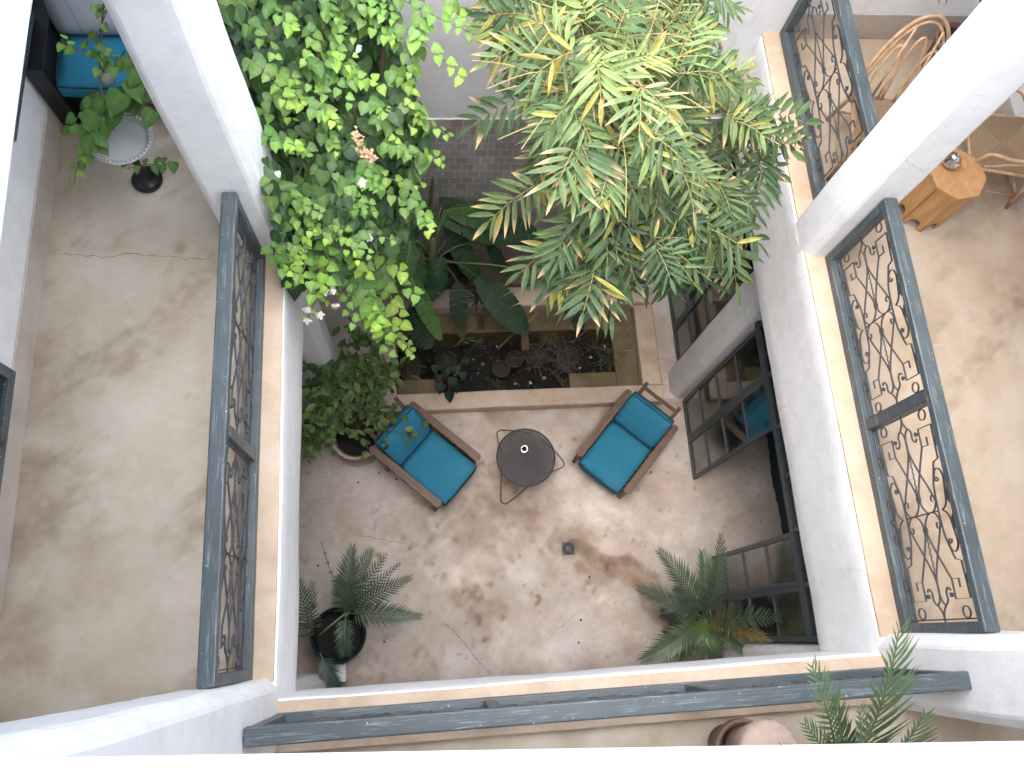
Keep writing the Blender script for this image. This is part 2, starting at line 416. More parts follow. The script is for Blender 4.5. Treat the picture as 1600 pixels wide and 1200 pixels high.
gridded_floor('gallery_floor', -2.6, 4.62, -2.4, -.502, GF, .1, GFLOOR, gal_col)

house = empty('courtyard_house', (0, 0, 0), 0, 'white plastered house wrapped around the open courtyard, with galleries and square pillars', 'house')

def plaster_solid(mb, x0, x1, y0, y1, z0, z1, ch=.02, amp=.008, step=.16, chz=True):
    """hand finished plaster block: softly rounded edges, slightly uneven faces"""
    import bmesh
    bm = bmesh.new(); bmesh.ops.create_cube(bm, size=1)
    for v in bm.verts:
        v.co = Vector(((x0 + x1) / 2 + v.co.x * (x1 - x0), (y0 + y1) / 2 + v.co.y * (y1 - y0), (z0 + z1) / 2 + v.co.z * (z1 - z0)))
    ed = list(bm.edges) if chz else [e for e in bm.edges if abs((e.verts[0].co - e.verts[1].co).z) > .01]
    bmesh.ops.bevel(bm, geom=ed, offset=ch, segments=3, affect='EDGES', profile=.5)
    for ax, (lo, hi) in enumerate(((x0, x1), (y0, y1), (z0, z1))):
        n = int((hi - lo) / step)
        for i in range(1, n):
            p = Vector((0, 0, 0)); p[ax] = lo + (hi - lo) * i / n; nn = Vector((0, 0, 0)); nn[ax] = 1
            bmesh.ops.bisect_plane(bm, geom=bm.verts[:] + bm.edges[:] + bm.faces[:], plane_co=p, plane_no=nn)
    for v in bm.verts:
        d = Vector((nz(v.co, 1.7), nz(v.co + Vector((9, 0, 0)), 1.7), .5 * nz(v.co + Vector((0, 9, 0)), 1.7))) * amp * 2.2
        d += Vector((nz(v.co, 5.0), nz(v.co + Vector((3, 0, 0)), 5.0), 0)) * amp * .5
        v.co += d
    bm.verts.ensure_lookup_table(); bm.verts.index_update()
    mb.add([v.co.copy() for v in bm.verts], [[v.index for v in f.verts] for f in bm.faces]); bm.free()

def chamfer_column(mb, x0, x1, y0, y1, z0, z1, ch=.06, amp=.008):
    P = [(x0 + ch, y0), (x1 - ch, y0), (x1, y0 + ch), (x1, y1 - ch), (x1 - ch, y1), (x0 + ch, y1), (x0, y1 - ch), (x0, y0 + ch)]
    # soften each corner
    Q = []
    for i, (x, y) in enumerate(P):
        a = P[i - 1]; c = P[(i + 1) % 8]; q = .012
        for o_ in (a, c):
            d = math.hypot(o_[0] - x, o_[1] - y); Q.append((x + (o_[0] - x) / d * q, y + (o_[1] - y) / d * q))
    n = len(Q); m = int((z1 - z0) / .14); vs = []; fs = []
    for j in range(m + 1):
        z = z0 + (z1 - z0) * j / m
        for x, y in Q:
            p = Vector((x, y, z)); vs.append((x + amp * (1.6 * nz(p, 1.3) + .5 * nz(p, 5)), y + amp * (1.6 * nz(p + Vector((7, 0, 0)), 1.3) + .5 * nz(p + Vector((3, 3, 0)), 5)), z))
    for j in range(m):
        for i in range(n): fs.append((j * n + i, j * n + (i + 1) % n, (j + 1) * n + (i + 1) % n, (j + 1) * n + i))
    fs.append(tuple(range(n))[::-1]); fs.append(tuple(m * n + i for i in range(n)))
    mb.add(vs, fs)

# walls
b = MB()
b.box(-3.2, 7.2, 4.55, 4.85, -1, 8.9)
b.build('north_wall', PLASTER, house)
b = MB(); b.box(-2.9, -2.6, -2.7, 4.548, -.2, 7.5); b.build('west_wall', PLASTER, house)
b = MB(); b.box(4.62, 4.9, -2.7, 4.548, 3.9, 7.5); b.build('east_wall', PLASTER, house)
b = MB(); b.box(-2.598, 7.1, -2.7, -2.4, -.2, 7.5); b.build('south_wall', PLASTER, house)
b = MB(); b.box(6.9, 7.1, -2.398, 4.548, -.2, 3.86); b.build('ground_room_wall', CREAMW, house)
# skirting
for q in ((-2.598, -2.585, .3, 4.53, GF + .002, 4.29), (4.605, 4.618, -2.3, 4.53, GF + .002, 4.29), (2.96, 4.60, 4.535, 4.548, GF + .002, 4.33), (-2.58, -1.1, 4.535, 4.548, GF + .002, 4.33)):
    b = MB(); b.box(*q); b.build('skirting', SKIRT, house, bevel=.004)
# tiled dado on the north wall, three metres high
b = MB(); b.box(-1.9, 3.05, 4.535, 4.549, 0, 3.0); b.build('tiled_panel', TILES, house)
# gallery slabs (what carries the gallery floors)
b = MB()
b.box(-2.6, -1.2, -2.4, 4.549, 3.86, 4.045); b.box(3.0, 4.62, -2.4, 4.549, 3.86, 4.045); b.box(-1.19, 2.99, -2.4, -.5, 3.86, 4.045); b.box(4.9, 6.9, -2.4, 4.549, 3.86, 4.045)
b.build('gallery_slab', PLASTER, house)
# beams facing the court
for nm, a in (('west', (-1.225, -.98, -.50, 4.55, 3.36, 4.096)), ('east', (2.775, 3.02, -.50, 4.55, 3.22, 4.096)), ('south', (-1.0, 2.80, -.52, -.265, 3.22, 4.093))):
    b = MB(); plaster_solid(b, *a, ch=.022, amp=.007); b.build('gallery_beam', PLASTER, house, auto=50)
# peach ledges on top of the beams
b = MB()
plaster_solid(b, -1.235, -.993, -.17, 4.55, 4.03, 4.112, ch=.008, amp=.004)
b.build('ledge', LEDGE, house, auto=50)
b = MB(); plaster_solid(b, 2.784, 3.03, -.17, 4.55, 4.03, 4.112, ch=.008, amp=.004); b.build('ledge', LEDGE, house, auto=50)
b = MB(); plaster_solid(b, -1.0, 2.8, -.56, -.279, 4.03, 4.110, ch=.008, amp=.004); b.build('ledge', LEDGE, house, auto=50)
# pillars
for a in ((-1.345, -.970, 2.62, 3.09, 4.0, 7.55, .055), (2.765, 3.13, 2.52, 2.88, 4.0, 7.55, .055),
          (2.78, 3.20, -.60, -.155, 4.0, 7.55, .06), (-1.36, -.97, -.60, -.15, 4.0, 7.55, .06),
          (2.93, 3.30, 2.66, 3.06, -.05, 3.3, .075), (-1.30, -.99, 2.70, 3.06, -.05, 3.42, .075),
          (2.93, 3.35, -.62, -.235, -.05, 3.3, .05), (-1.62, -1.215, -.65, -.245, -.05, 3.42, .07)):
    b = MB(); chamfer_column(b, *a[:6], ch=a[6]); b.build('pillar', PLASTER, house, auto=16)
# roof edges around the opening (inner faces drop to 7.49)
b = MB(); plaster_solid(b, -2.9, -.955, -2.7, 4.56, 7.49, 8.6, ch=.03, amp=.006, step=.3); b.build('roof_edge', PLASTER, house, auto=50)
b = MB(); plaster_solid(b, 2.78, 5.2, -2.7, 4.56, 7.49, 8.6, ch=.03, amp=.006, step=.3); b.build('roof_edge', PLASTER, house, auto=50)
b = MB()
P0, P1 = (-.975, -.145), (2.79, -.372)
b.prism([(-.975, -2.7), (2.79, -2.7), P1, P0], 7.49, 8.6); b.build('roof_edge', PLASTER, house, bevel=.03, seg=3)

# ------------------------------------------------------------------ windows on the gallery wall
def wall_window(y0, y1, z0, z1, label, deep=.06):
    t = empty('shuttered_window', (-2.6, (y0 + y1) / 2, z0), 0, label, 'window')
    hy = (y1 - y0) / 2; hz = z1 - z0
    b = MB(); b.box(.002, deep, -hy, hy, 0, .07); b.box(.002, deep, -hy, hy, hz - .07, hz); b.box(.002, deep, -hy, -hy + .07, .072, hz - .072); b.box(.002, deep, hy - .07, hy, .072, hz - .072)
    b.build('frame', PAINT, t, bevel=.004)
    b = MB(); b.box(.003, deep - .025, -hy + .072, -.002, .072, hz - .072); b.box(.003, deep - .025, .002, hy - .072, .072, hz - .072); b.build('shutter', CURT, t, bevel=.004)
    b = MB()
    for z in (.25, .32): b.lathe([(.012, 0), (.016, .012), (.012, .05)], 10, (deep + .004, -hy + .52, z - .2))
    b.build('hinge', IRON, t)
wall_window(.75, 1.74, 4.34, 5.7, 'grey blue shuttered window frame at the left edge, low on the wall halfway along the left gallery')
wall_window(3.15, 4.13, 4.68, 5.9, 'dark narrow window frame half hidden behind the bright roof edge, top left near the bench')

# ------------------------------------------------------------------ railings
QUAD = []     # quarter of the scroll panel: (points, smooth)
QUAD.append(([(.70, .60), (.62, .60), (.62, .42), (.80, .42), (.80, .80), (.47, .78), (.45, .64)], 0))
QUAD.append(([(.45, .64), (.36, .58), (.22, .50), (0, .48)], 1))
QUAD.append(([(.62, .42), (.42, .22), (.22, .05), (.11, .03), (.03, .12), (0, .25), (.02, .38), (.09, .46), (.15, .43), (.15, .36), (.11, .35), (.10, .39)], 1))
QUAD.append(([(.72, .33), (.69, .27), (.73, .20), (.80, .20), (.845, .12), (.80, .03), (.70, -.005), (.58, .03), (.40, .18), (.22, .36), (.10, .46)], 1))
QUAD.append(([(1, 0), (.93, .01), (.88, .06), (.84, .13)], 1))
QUAD.append(([(.31, .62), (.28, .66), (.27, .60), (.32, .57), (.375, .62), (.38, .72), (.31, .80), (.16, .77), (.05, .72), (0, .60)], 1))
QUAD.append(([(.16, .91), (.13, .94), (.15, .985), (.21, .98), (.235, .92), (.20, .85), (.10, .80), (.04, .86), (0, 1.0)], 1))
CIRC = [(.76, .33, .030), (.915, .62, .085), (.63, .90, .085)]
def scroll_panel(L, Hh, flip=1):
    """wrought-iron panel in the local x (length) / z (height) plane, flat bars"""
    b = MB(); la, lb = L / 2, Hh / 2; W = .011; T = .0042
    def P(a, v): return Vector((a * la, 0, v * lb))
    for sa in (-1, 1):
        for sb in (-1, 1):
            for pts, sm in QUAD:
                q = [P(sa * a, sb * v) for a, v in pts]
                if sm: q = catmull(q, 5)
                if (sm and len(q) > 1) or len(q) == 7: b.tube(q, 0, flat=((0, 1, 0), T, W))
            for a, v, r in CIRC:
                b.tube([P(sa * a, sb * v) + Vector((math.cos(t) * r * la * .62, 0, math.sin(t) * r * la * .62)) for t in [k * math.pi / 9 for k in range(18)]], 0, closed=True, flat=((0, 1, 0), T, W))
        b.tube([P(sa * .15, 0) + Vector((math.cos(t) * .022, 0, math.sin(t) * .018)) for t in [k * math.pi / 7 for k in range(14)]], 0, closed=True, flat=((0, 1, 0), T, W))
        # twisted bar
        tw = [P(sa * (.19 + .42 * k / 40), 0) + Vector((0, math.cos(k * 1.1) * .0025, math.sin(k * 1.1) * .0025)) for k in range(41)]
        b.tube(tw, .0045, 5)
        b.tube([P(sa * .975, -1), P(sa * .975, 1)], .004, 5)
    b.tube([P(0, -.48), P(0, .48)], .005, 5)
    b.tube([P(-.975, -.955), P(.975, -.955)], .004, 5)
    return b
def railing(loc, rz, length, divs, label, hgt=.85, blank=False):
    t = empty('railing', loc, rz, label, 'railing', 'grey blue railings around the gallery')
    b = MB(); w_ = .085; z0 = .012
    b.box(0, length, -w_ / 2, w_ / 2, z0 + .0, z0 + .075)
    b.build('bottom_rail', PAINT, t, bevel=.006)
    b = MB(); b.box(-.0, length, -w_ / 2 - .004, w_ / 2 + .004, hgt - .055, hgt); b.build('top_rail', PAINT, t, bevel=.011, seg=3)
    xs = [0] + [d for d in divs] + [length]
    for i, x in enumerate(xs):
        a, c = (x, x + .06) if i == 0 else ((x - .06, x) if i == len(xs) - 1 else (x - .035, x + .035))
        dw = 0 if i in (0, len(xs) - 1) else .006
        b = MB(); b.box(a, c, -w_ / 2 + .003 + dw, w_ / 2 - .003 - dw, z0 + .077, hgt - .057); b.build('post', PAINT, t, bevel=.005)
    for i in range(len(xs) - 1):
        a = xs[i] + (.06 if i == 0 else .035); c = xs[i + 1] - (.06 if i == len(xs) - 2 else .035)
        m = scroll_panel(c - a, hgt - .055 - z0 - .075)
        o = m.build('scroll_panel', IRON, t); o.location = ((a + c) / 2, 0, (z0 + .075 + hgt - .055) / 2)
    return t
RZ = G + .002
railing((-1.155, -.15, RZ), R(90), 2.76, [1.33], 'long grey railing with iron scrolls beside the left gallery floor')
railing((2.965, -.155, RZ), R(90), 2.665, [1.36], 'long grey railing with iron scrolls along the right gallery, below the big pillar')
railing((2.965, 2.885, RZ), R(90), 1.655, [], 'short grey railing at the top right, in front of the rattan chair')
railing((-1.155, 2.985, RZ), R(90), 1.555, [], 'short grey railing behind the vine on the left gallery')
railing((-.965, -.385, RZ), 0, 3.74, [1.235, 2.45], 'grey blue railing seen from above along the bottom of the picture')

# ------------------------------------------------------------------ steel and glass doors
def glazed(y0, y1, xs_z, leafs, label, cat='glass door'):
    t = empty('glazed_door', (3.085, y0, 0), 0, label, cat, 'steel framed glass doors on the right of the courtyard')
    L = y1 - y0; n = leafs; d = .035
    for i in range(n):
        a = L * i / n + .002; c = L * (i + 1) / n - .002
        b = MB(); b.box(-d / 2, d / 2, a, a + .045, 0.01, 2.44); b.box(-d / 2, d / 2, c - .045, c, 0.01, 2.44)
        b.box(-d / 2, d / 2, a + .046, c - .046, .01, .07); b.box(-d / 2, d / 2, a + .046, c - .046, 2.39, 2.44)
        b.build('leaf_frame', STEEL, t, bevel=.003)
        b = MB()
        for z in xs_z: b.box(-d / 2 + .004, d / 2 - .004, a + .046, c - .046, z - .013, z + .013)
        b.build('glazing_bar', STEEL, t, bevel=.002)
        b = MB(); b.box(-.003, .003, a + .03, c - .03, .04, 2.42); b.build('glass_pane', GLASS, t)
    return t
BARZ = (.60, 1.20, 1.81)
glazed(1.63, 2.62, BARZ, 2, 'pair of dark steel glass doors behind the right armchair, just below the stubby pillar')
glazed(-.215, .70, BARZ, 2, 'pair of dark steel glass doors behind the potted palm at the lower right')
glazed(3.1, 4.5, BARZ, 3, 'dark steel glass doors beyond the pillar, under the bamboo')
t = empty('transom_window', (3.085, -.215, 2.44), 0, 'row of small steel framed panes above the glass doors, under the right beam', 'window')
b = MB(); b.box(-.03, .03, 0, 4.74, .004, .07); b.box(-.03, .03, 0, 4.74, .90, .95)
for y in (0.002, .44, .90, 1.37, 1.82, 2.31, 2.80, 3.3, 3.78, 4.26, 4.70): b.box(-.024, .024, y, y + .04, .072, .898)
b.build('frame', STEEL, t, bevel=.003)
b = MB(); b.box(-.003, .003, .01, 4.73, .06, .91); b.build('glass_pane', GLASS, t)
# dark curtain inside the room
b = MB(); n_ = 60; vs = []
for k in range(n_ + 1):
    y = .90 + 1.4 * k / n_; x = 4.05 + .012 * math.sin(k * .16) + .004 * math.sin(k * .9)
    vs += [(x, y, .02), (x + .06, y, .02), (x, y, 2.5), (x + .06, y, 2.5)]
fs = []
for k in range(n_):
    a = 4 * k; fs += [(a, a + 2, a + 6, a + 4), (a + 1, a + 5, a + 7, a + 3), (a + 2, a + 3, a + 7, a + 6), (a, a + 4, a + 5, a + 1)]
b.add(vs, fs + [(0, 1, 3, 2), (4 * n_, 4 * n_ + 2, 4 * n_ + 3, 4 * n_ + 1)])
tag(b.build('curtain', CURT, bevel=.01), 'dark teal curtain edge inside the room behind the open glass doors', 'curtain')

# ------------------------------------------------------------------ planter
pl = empty('planter', (1, 3.2, 0), 0, 'low rectangular planter with a pale stone rim sunk in front of the tiled wall', 'planter')
def bp(x0, x1, y0, y1, z0, z1, mb, ch=.02, amp=.004): plaster_solid(mb, x0 - 1, x1 - 1, y0 - 3.2, y1 - 3.2, z0, z1, ch, amp)
b = MB(); bp(-.70, 2.80, 2.585, 2.80, -.6, .17, b); bp(2.55, 2.80, 2.802, 3.86, -.6, .168, b); bp(-.70, -.42, 2.802, 3.86, -.6, .168, b); bp(-.70, 2.80, 3.862, 4.12, -.6, .22, b)
b.build('rim', RIM, pl, auto=50)
b = MB()
for a in ((-.42, 2.56, 2.79, 2.81, -.5, .1), (2.27, 2.552, 2.81, 3.86, -.6, .02), (-.42, .12, 2.81, 3.02, -.6, .018), (1.68, 2.268, 2.81, 3.03, -.6, .018), (-.42, 2.268, 3.60, 3.86, -.6, .022), (1.12, 1.22, 3.36, 3.6, -.6, .0)):
    b.box(a[0] - 1, a[1] - 1, a[2] - 3.2, a[3] - 3.2, a[4], a[5])
b.build('inner_step', WET, pl, bevel=.012)
b = MB(); plaster_solid(b, -1.4, 1.26, -.39, .41, -.75, -.42, .02, .03, .1); b.build('soil', SOIL, pl, auto=60)
# tiled bench behind planter
b = MB()
b.box(-.7, 2.8, 4.122, 4.534, -.2, .30); o = b.build('bench_block', mk_simple('brown stone', (.16, .12, .10), .6, var=.3, sc=5), pl, bevel=.02)
o.location = (-1, -3.2, 0)
b = MB(); plaster_solid(b, -.2, .48, 4.10, 4.50, .25, .42, .03, .02, .08); o = b.build('rockery', SOIL, pl, auto=60); o.location = (-1, -3.2, 0)

# drain
dr = empty('floor_drain', (1.492, .909, 0), 0, 'small round floor drain in the middle of the courtyard floor', 'drain')
b = MB(); b.box(-.075, .075, -.075, .075, -.02, .003); b.build('plate', mk_simple('dark drain plate', (.13, .11, .095), .7), dr, bevel=.002)
b = MB(); b.tube([(math.cos(k * math.pi / 12) * .055, math.sin(k * math.pi / 12) * .055, .012) for k in range(24)], .012, 8, closed=True); b.lathe([(.036, .006), (.034, .014), (.02, .018)], 18)
for k in range(12): b.bar((.036 * math.cos(k * .5236), .036 * math.sin(k * .5236), .012), (.052 * math.cos(k * .5236), .052 * math.sin(k * .5236), .012), .006, .008)
b.build('grate', IRON, dr, auto=40)

# cracks in the floors
def crack(pts, z, wd, seed):
    rr = random.Random(seed); P = [at(x, y, z) for x, y in pts]; Q = []
    for a, c in zip(P, P[1:]):
        n = max(2, int((c - a).length / .03))
        for k in range(n):
            p = a.lerp(c, k / n); Q.append(p + Vector((rr.uniform(-1, 1), rr.uniform(-1, 1), 0)) * .009)
    Q.append(P[-1]); b = MB(); vs = []
    for i, p in enumerate(Q):
        t = (Q[min(i + 1, len(Q) - 1)] - Q[max(i - 1, 0)]).normalized(); n = Vector((-t.y, t.x, 0)); ww = wd * rr.uniform(.3, 1) * min(1, (i + .5) / 4, (len(Q) - i) / 4)
        vs += [p + n * ww / 2 + Vector((0, 0, .002)), p - n * ww / 2 + Vector((0, 0, .002))]
    b.add(vs, [(2 * i, 2 * i + 1, 2 * i + 3, 2 * i + 2) for i in range(len(Q) - 1)])
    o = b.build('floor_crack', CRACK); o['kind'] = 'structure'
crack([(690, 968), (712, 990), (735, 1015), (748, 1035), (768, 1055)], 0, .008, 1)
crack([(545, 835), (590, 841), (640, 852)], 0, .005, 2)
crack([(80, 396), (120, 398), (160, 402), (200, 397), (250, 400), (290, 405), (336, 404)], GF, .0045, 3)
crack([(845, 1010), (870, 985), (905, 955)], 0, .004, 5)
#STAGE2
# ------------------------------------------------------------------ small things and furniture
def rounded_cushion(mb, x0, x1, y0, y1, z0, z1, mat=None, puff=.02, n=10, e=.06):
    """soft box: superellipse plan with domed faces"""
    cx, cy, cz = (x0 + x1) / 2, (y0 + y1) / 2, (z0 + z1) / 2; hx, hy, hz = (x1 - x0) / 2, (y1 - y0) / 2, (z1 - z0) / 2
    us = [-1 + 2 * i / n for i in range(n + 1)]
    def side(sz):
        vs = []
        for v in us:
            for u in us:
                d = max(abs(u), abs(v)); edge = 1 - (1 - d) ** 1
                x = cx + hx * u; y = cy + hy * v
                k = (1 - abs(u) ** 4) * (1 - abs(v) ** 4)
                cr = 1 - .035 * (abs(u) * abs(v)) ** 4
                x = cx + hx * u * cr; y = cy + hy * v * cr
                vs.append(Vector((x, y, cz + sz * (hz * .78 + puff * 1.3 * k + .0035 * nz((u * 2.2 + x0 * 9, v * 2.2, 3)) * k + hz * .22 * min(1, (1 - d) * 6)))))
        return vs
    T = side(1); B_ = side(-1); m = n + 1
    vs = T + B_; fs = []
    for j in range(n):
        for i in range(n):
            a = j * m + i; fs.append((a, a + 1, a + m + 1, a + m)); q = m * m + a; fs.append((q, q + m, q + m + 1, q + 1))
    ring = [i for i in range(m)] + [j * m + n for j in range(1, m)] + [n * m + i for i in range(n - 1, -1, -1)] + [j * m for j in range(n - 1, 0, -1)]
    for a, c in zip(ring, ring[1:] + ring[:1]): fs.append((a, a + m * m, c + m * m, c))
    if mat is not None: vs = [mat @ v for v in vs]
    mb.add(vs, fs)
    topring = [vs[i] for i in ring]; botring = [vs[i + m * m] for i in ring]
    return topring, botring

def make_armchair():
    t = empty('lounge_chair', (0, 0, 0)); W = .335
    # arms: rounded boards running front (-y) to back
    for s in (-1, 1):
        b = MB(); P = []
        x = s * W; hw = .046
        for k in range(9): a = math.pi + math.pi * k / 8; P.append((x + hw * math.cos(a), -.43 + hw * math.sin(a)))
        for k in range(9): a = math.pi * k / 8; P.append((x + hw * .9 * math.cos(a), .50 + hw * .9 * math.sin(a)))
        b.prism(P, .535, .56)
        for k in range(3): b.box(x - s * .052 - .0, x - s * .030, .28 + k * .07, .30 + k * .07, .515, .5605)
        b.build('armrest', TEAK, t, bevel=.004)
        b = MB(); b.bar((x, -.40, 0), (x, -.40, .534), .05, .045, (0, 1, 0)); b.build('leg', TEAK, t, bevel=.003)
        b = MB(); b.bar((x, .33, 0), (x, .29, .534), .05, .045, (0, 1, 0)); b.build('leg', TEAK, t, bevel=.003)
        b = MB(); b.box(x - .012, x + .012, -.40, .34, .24, .30)
        for k in range(7): b.box(x - .008, x + .008, -.32 + k * .09, -.285 + k * .09, .302, .534)
        b.build('side_slats', TEAK, t, bevel=.002)
    b = MB()
    b.box(-W + .01, W - .01, -.42, -.395, .24, .31); b.box(-W + .01, W - .01, .30, .325, .22, .29)
    for k in range(9): b.box(-W + .025, W - .025, -.37 + k * .075, -.32 + k * .075, .285, .303)
    b.build('seat_frame', TEAK, t, bevel=.003)
    # back frame, reclined
    A = Vector((0, .20, .26)); Bk = Vector((0, .655, .76)); b = MB()
    for s in (-1, 1): b.bar(A + Vector((s * .23, 0, 0)), Bk + Vector((s * .23, 0, 0)), .045, .03, (0, -1, 1))
    for k in (.12, .3, .48, .66, .9): p = A.lerp(Bk, k) + Vector((0, -.004, .004)); b.bar(p - Vector((.25, 0, 0)), p + Vector((.25, 0, 0)), .045, .016, (0, -1, 1))
    b.build('back_frame', TEAK, t, bevel=.003)
    # cushions
    b = MB(); tr, br = rounded_cushion(b, -.285, .285, -.50, .17, .315, .43, puff=.012)
    o = b.build('seat_cushion', TEAL, t, smooth=True)
    b = MB(); b.tube(tr, .0055, 6, closed=True); b.tube(br, .0055, 6, closed=True); b.build('piping', PIPING, o, smooth=True)
    d = (Bk - A).normalized(); n = Vector((0, -d.z, d.y)); m = Matrix(((1, 0, 0, 0), (0, d.y, n.y, 0), (0, d.z, n.z, 0), (0, 0, 0, 1)))
    m.translation = A + n * .075 + d * .12
    b = MB(); tr, br = rounded_cushion(b, -.285, .285, -.02, .40, -.06, .085, m, puff=.025)
    o = b.build('back_cushion', TEAL, t, smooth=True)
    b = MB(); b.tube(tr, .0055, 6, closed=True); b.tube(br, .0055, 6, closed=True); b.build('piping', PIPING, o, smooth=True)
    return t
def copy_tree(o, parent=None):
    c = o.copy(); S.collection.objects.link(c); c.parent = parent
    for ch in list(o.children): copy_tree(ch, c)
    return c
ch1 = make_armchair()
def face(o, fx, fy, bx, by):
    cx, cy = (fx + bx) / 2, (fy + by) / 2
    d = Vector((fx - bx, fy - by)).normalized()           # local -y points to d
    o.location = (cx, cy, 0); o.rotation_euler = (0, 0, math.atan2(d.x, -d.y))
ch2 = copy_tree(ch1)
face(ch1, .27, 1.635, -.435, 2.28); tag(ch1, 'teak lounge chair with teal cushions between the leafy shrub pot and the black round table', 'armchair', 'teak lounge chairs with teal cushions')
face(ch2, 1.84, 1.635, 2.50, 2.36); tag(ch2, 'teak lounge chair with teal cushions beside the steel glass doors', 'armchair', 'teak lounge chairs with teal cushions')

# round mesh table on a bent rod stand
tb = empty('round_table', (1.024, 1.905, 0), R(8), 'round black wire mesh table on a bent rod stand between the two lounge chairs', 'table')
b = MB(); rT = .33
for k in range(-32, 33):
    x = k * .0098; h = math.sqrt(max(0, rT * rT - x * x)) - .004
    if h > .02:
        b.bar((x, -h, .45), (x, h, .45), .0052, .002); b.bar((-h, x, .4521), (h, x, .4521), .0052, .002)
b.build('mesh_top', MESHM, tb)
b = MB(); b.tube([(rT * math.cos(k * math.pi / 24), rT * math.sin(k * math.pi / 24), .451) for k in range(48)], .008, 8, closed=True); b.build('rim', BLACKPL, tb, smooth=True)
b = MB()
for a in (R(232), R(352), R(112)):
    c = Vector((math.cos(a), math.sin(a), 0)); q = Vector((-c.y, c.x, 0))
    pts = [c * .20 + q * .20 + Vector((0, 0, .445)), c * .36 + q * .12 + Vector((0, 0, .22)), c * .49 + q * .035 + Vector((0, 0, .012)), c * .50 + Vector((0, 0, .008)), c * .49 - q * .035 + Vector((0, 0, .012)), c * .36 - q * .12 + Vector((0, 0, .22)), c * .20 - q * .20 + Vector((0, 0, .445))]
    b.tube(catmull(pts, 4), .0065, 8)
b.build('rod_stand', BLACKPL, tb, smooth=True)
a_ = at(819, 702, .46)
cd = empty('ashtray', (a_.x, a_.y, .454), 0, 'small round silver ashtray on the black mesh table', 'ashtray')
b = MB(); b.lathe([(.03, 0), (.044, .004), (.046, .03), (.042, .034), (.032, .030), (.028, .012), (0.001, .010)], 24, cap1=False); b.build('bowl', CHROME, cd, smooth=True)
b = MB(); b.lathe([(.027, .0125), (.026, .02), (.001, .024)], 16, cap1=False); b.build('ash', SOIL, cd)

# ------------------------------------------------------------------ foliage makers
def jit(c, v, r_=rnd): k = 1 + r_.uniform(-v, v); return tuple(max(0, x * k * (1 + r_.uniform(-v * .3, v * .3))) for x in c)
def frame(d, n):
    d = d.normalized(); s = d.cross(n)
    if s.length < 1e-4: s = d.orthogonal()
    s.normalize(); return d, s, s.cross(d).normalized()
HEART = [(-.045, .15), (-.06, .30), (.09, .435), (.33, .44), (.58, .32), (.80, .15)]
def heart_leaf(mb, p, d, n, L, col, fold=.16, curl=.15):
    d, s, u = frame(d, n); V = [p + d * (a * L) + u * (-curl * a * a * L) for a in (0, .5, 1)]
    for sg in (1, -1):
        for (a, w_) in HEART: V.append(p + d * (a * L) + s * (sg * w_ * L) + u * (fold * w_ * L - curl * (a * a + w_ * w_ * 1.2) * L))
    fs = []
    for o_ in (3, 9):
        f = [(0, o_, o_ + 1, o_ + 2), (0, o_ + 2, o_ + 3, 1), (1, o_ + 3, o_ + 4), (1, o_ + 4, o_ + 5, 2)]
        fs += f if o_ == 3 else [x[::-1] for x in f]
    k1 = tuple(x * .88 for x in col); mid = (min(1, col[0] * 1.5), min(1, col[1] * 1.25), col[2] * 1.3)
    mb.add(V, fs, col, vcol=[mid, mid, mid] + [k1 if i % 2 else col for i in range(12)])
def lance_leaf(mb, p, d, n, L, W, col, tip, droop=.25, brown=0):
    d, s, u = frame(d, n); st = [(0, .12), (.25, .92), (.55, 1), (.8, .55), (1, 0)]; V = []; C = []
    mixc = lambda k: tuple(a + (b_ - a) * k for a, b_ in zip(col, tip))
    edge = tuple(c * m_ for c, m_ in zip(col, (1.35, 1.15, .95))); lo_ = [0, 0, 0, 0, 0] if brown < .2 else [0, 0, max(0, brown - 1.6), min(1, brown * .6), 1]
    for i, (a, w_) in enumerate(st):
        c = p + d * (a * L) - Vector((0, 0, 1)) * (droop * a * a * L); k = lo_[i]
        if w_ == 0: V.append(c); C.append(mixc(k))
        else:
            V += [c - s * (w_ * W / 2) + u * (.14 * W), c, c + s * (w_ * W / 2) + u * (.14 * W)]
            e_ = tuple(x + (y - x) * k for x, y in zip(edge, tip)); C += [e_, mixc(k), e_]
    fs = []
    for i in range(3): a = i * 3; fs += [(a, a + 1, a + 4, a + 3), (a + 1, a + 2, a + 5, a + 4)]
    fs += [(9, 10, 12), (10, 11, 12)]
    mb.add(V, fs, col, vcol=C)

# ------------------------------------------------------------------ the big vine
def pip(x, y, poly):
    c = False; j = len(poly) - 1
    for i in range(len(poly)):
        xi, yi = poly[i]; xj, yj = poly[j]
        if (yi > y) != (yj > y) and x < (xj - xi) * (y - yi) / (yj - yi) + xi: c = not c
        j = i
    return c
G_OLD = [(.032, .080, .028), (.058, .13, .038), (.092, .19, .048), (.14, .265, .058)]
G_NEW = [(.19, .42, .045), (.25, .50, .05), (.14, .34, .05)]
vine = empty('climbing_vine', (-.6, 3.6, 4.1), 0, 'large climbing vine with bright heart shaped leaves cascading beside the left pillar', 'climbing plant')
vb = MB(); vs_ = MB(); off = Vector((-.6, 3.6, 4.1))
VPOLY = [(312, -60), (330, 0), (398, 200), (428, 330), (440, 395), (455, 445), (520, 440), (560, 400), (600, 395), (622, 375), (655, 320), (648, 285), (672, 240), (665, 200), (655, 175), (640, 125), (615, 60), (612, -60)]
def vine_pt(px, py, dz=0):
    z = 5.25 - (max(py, -60) / 430) * .95 + dz
    p = at(px, py, z)
    for _ in range(60):
        if p.x > -.93 or p.y > 3.13: break
        z += .03; p = at(px, py, z)
    return p
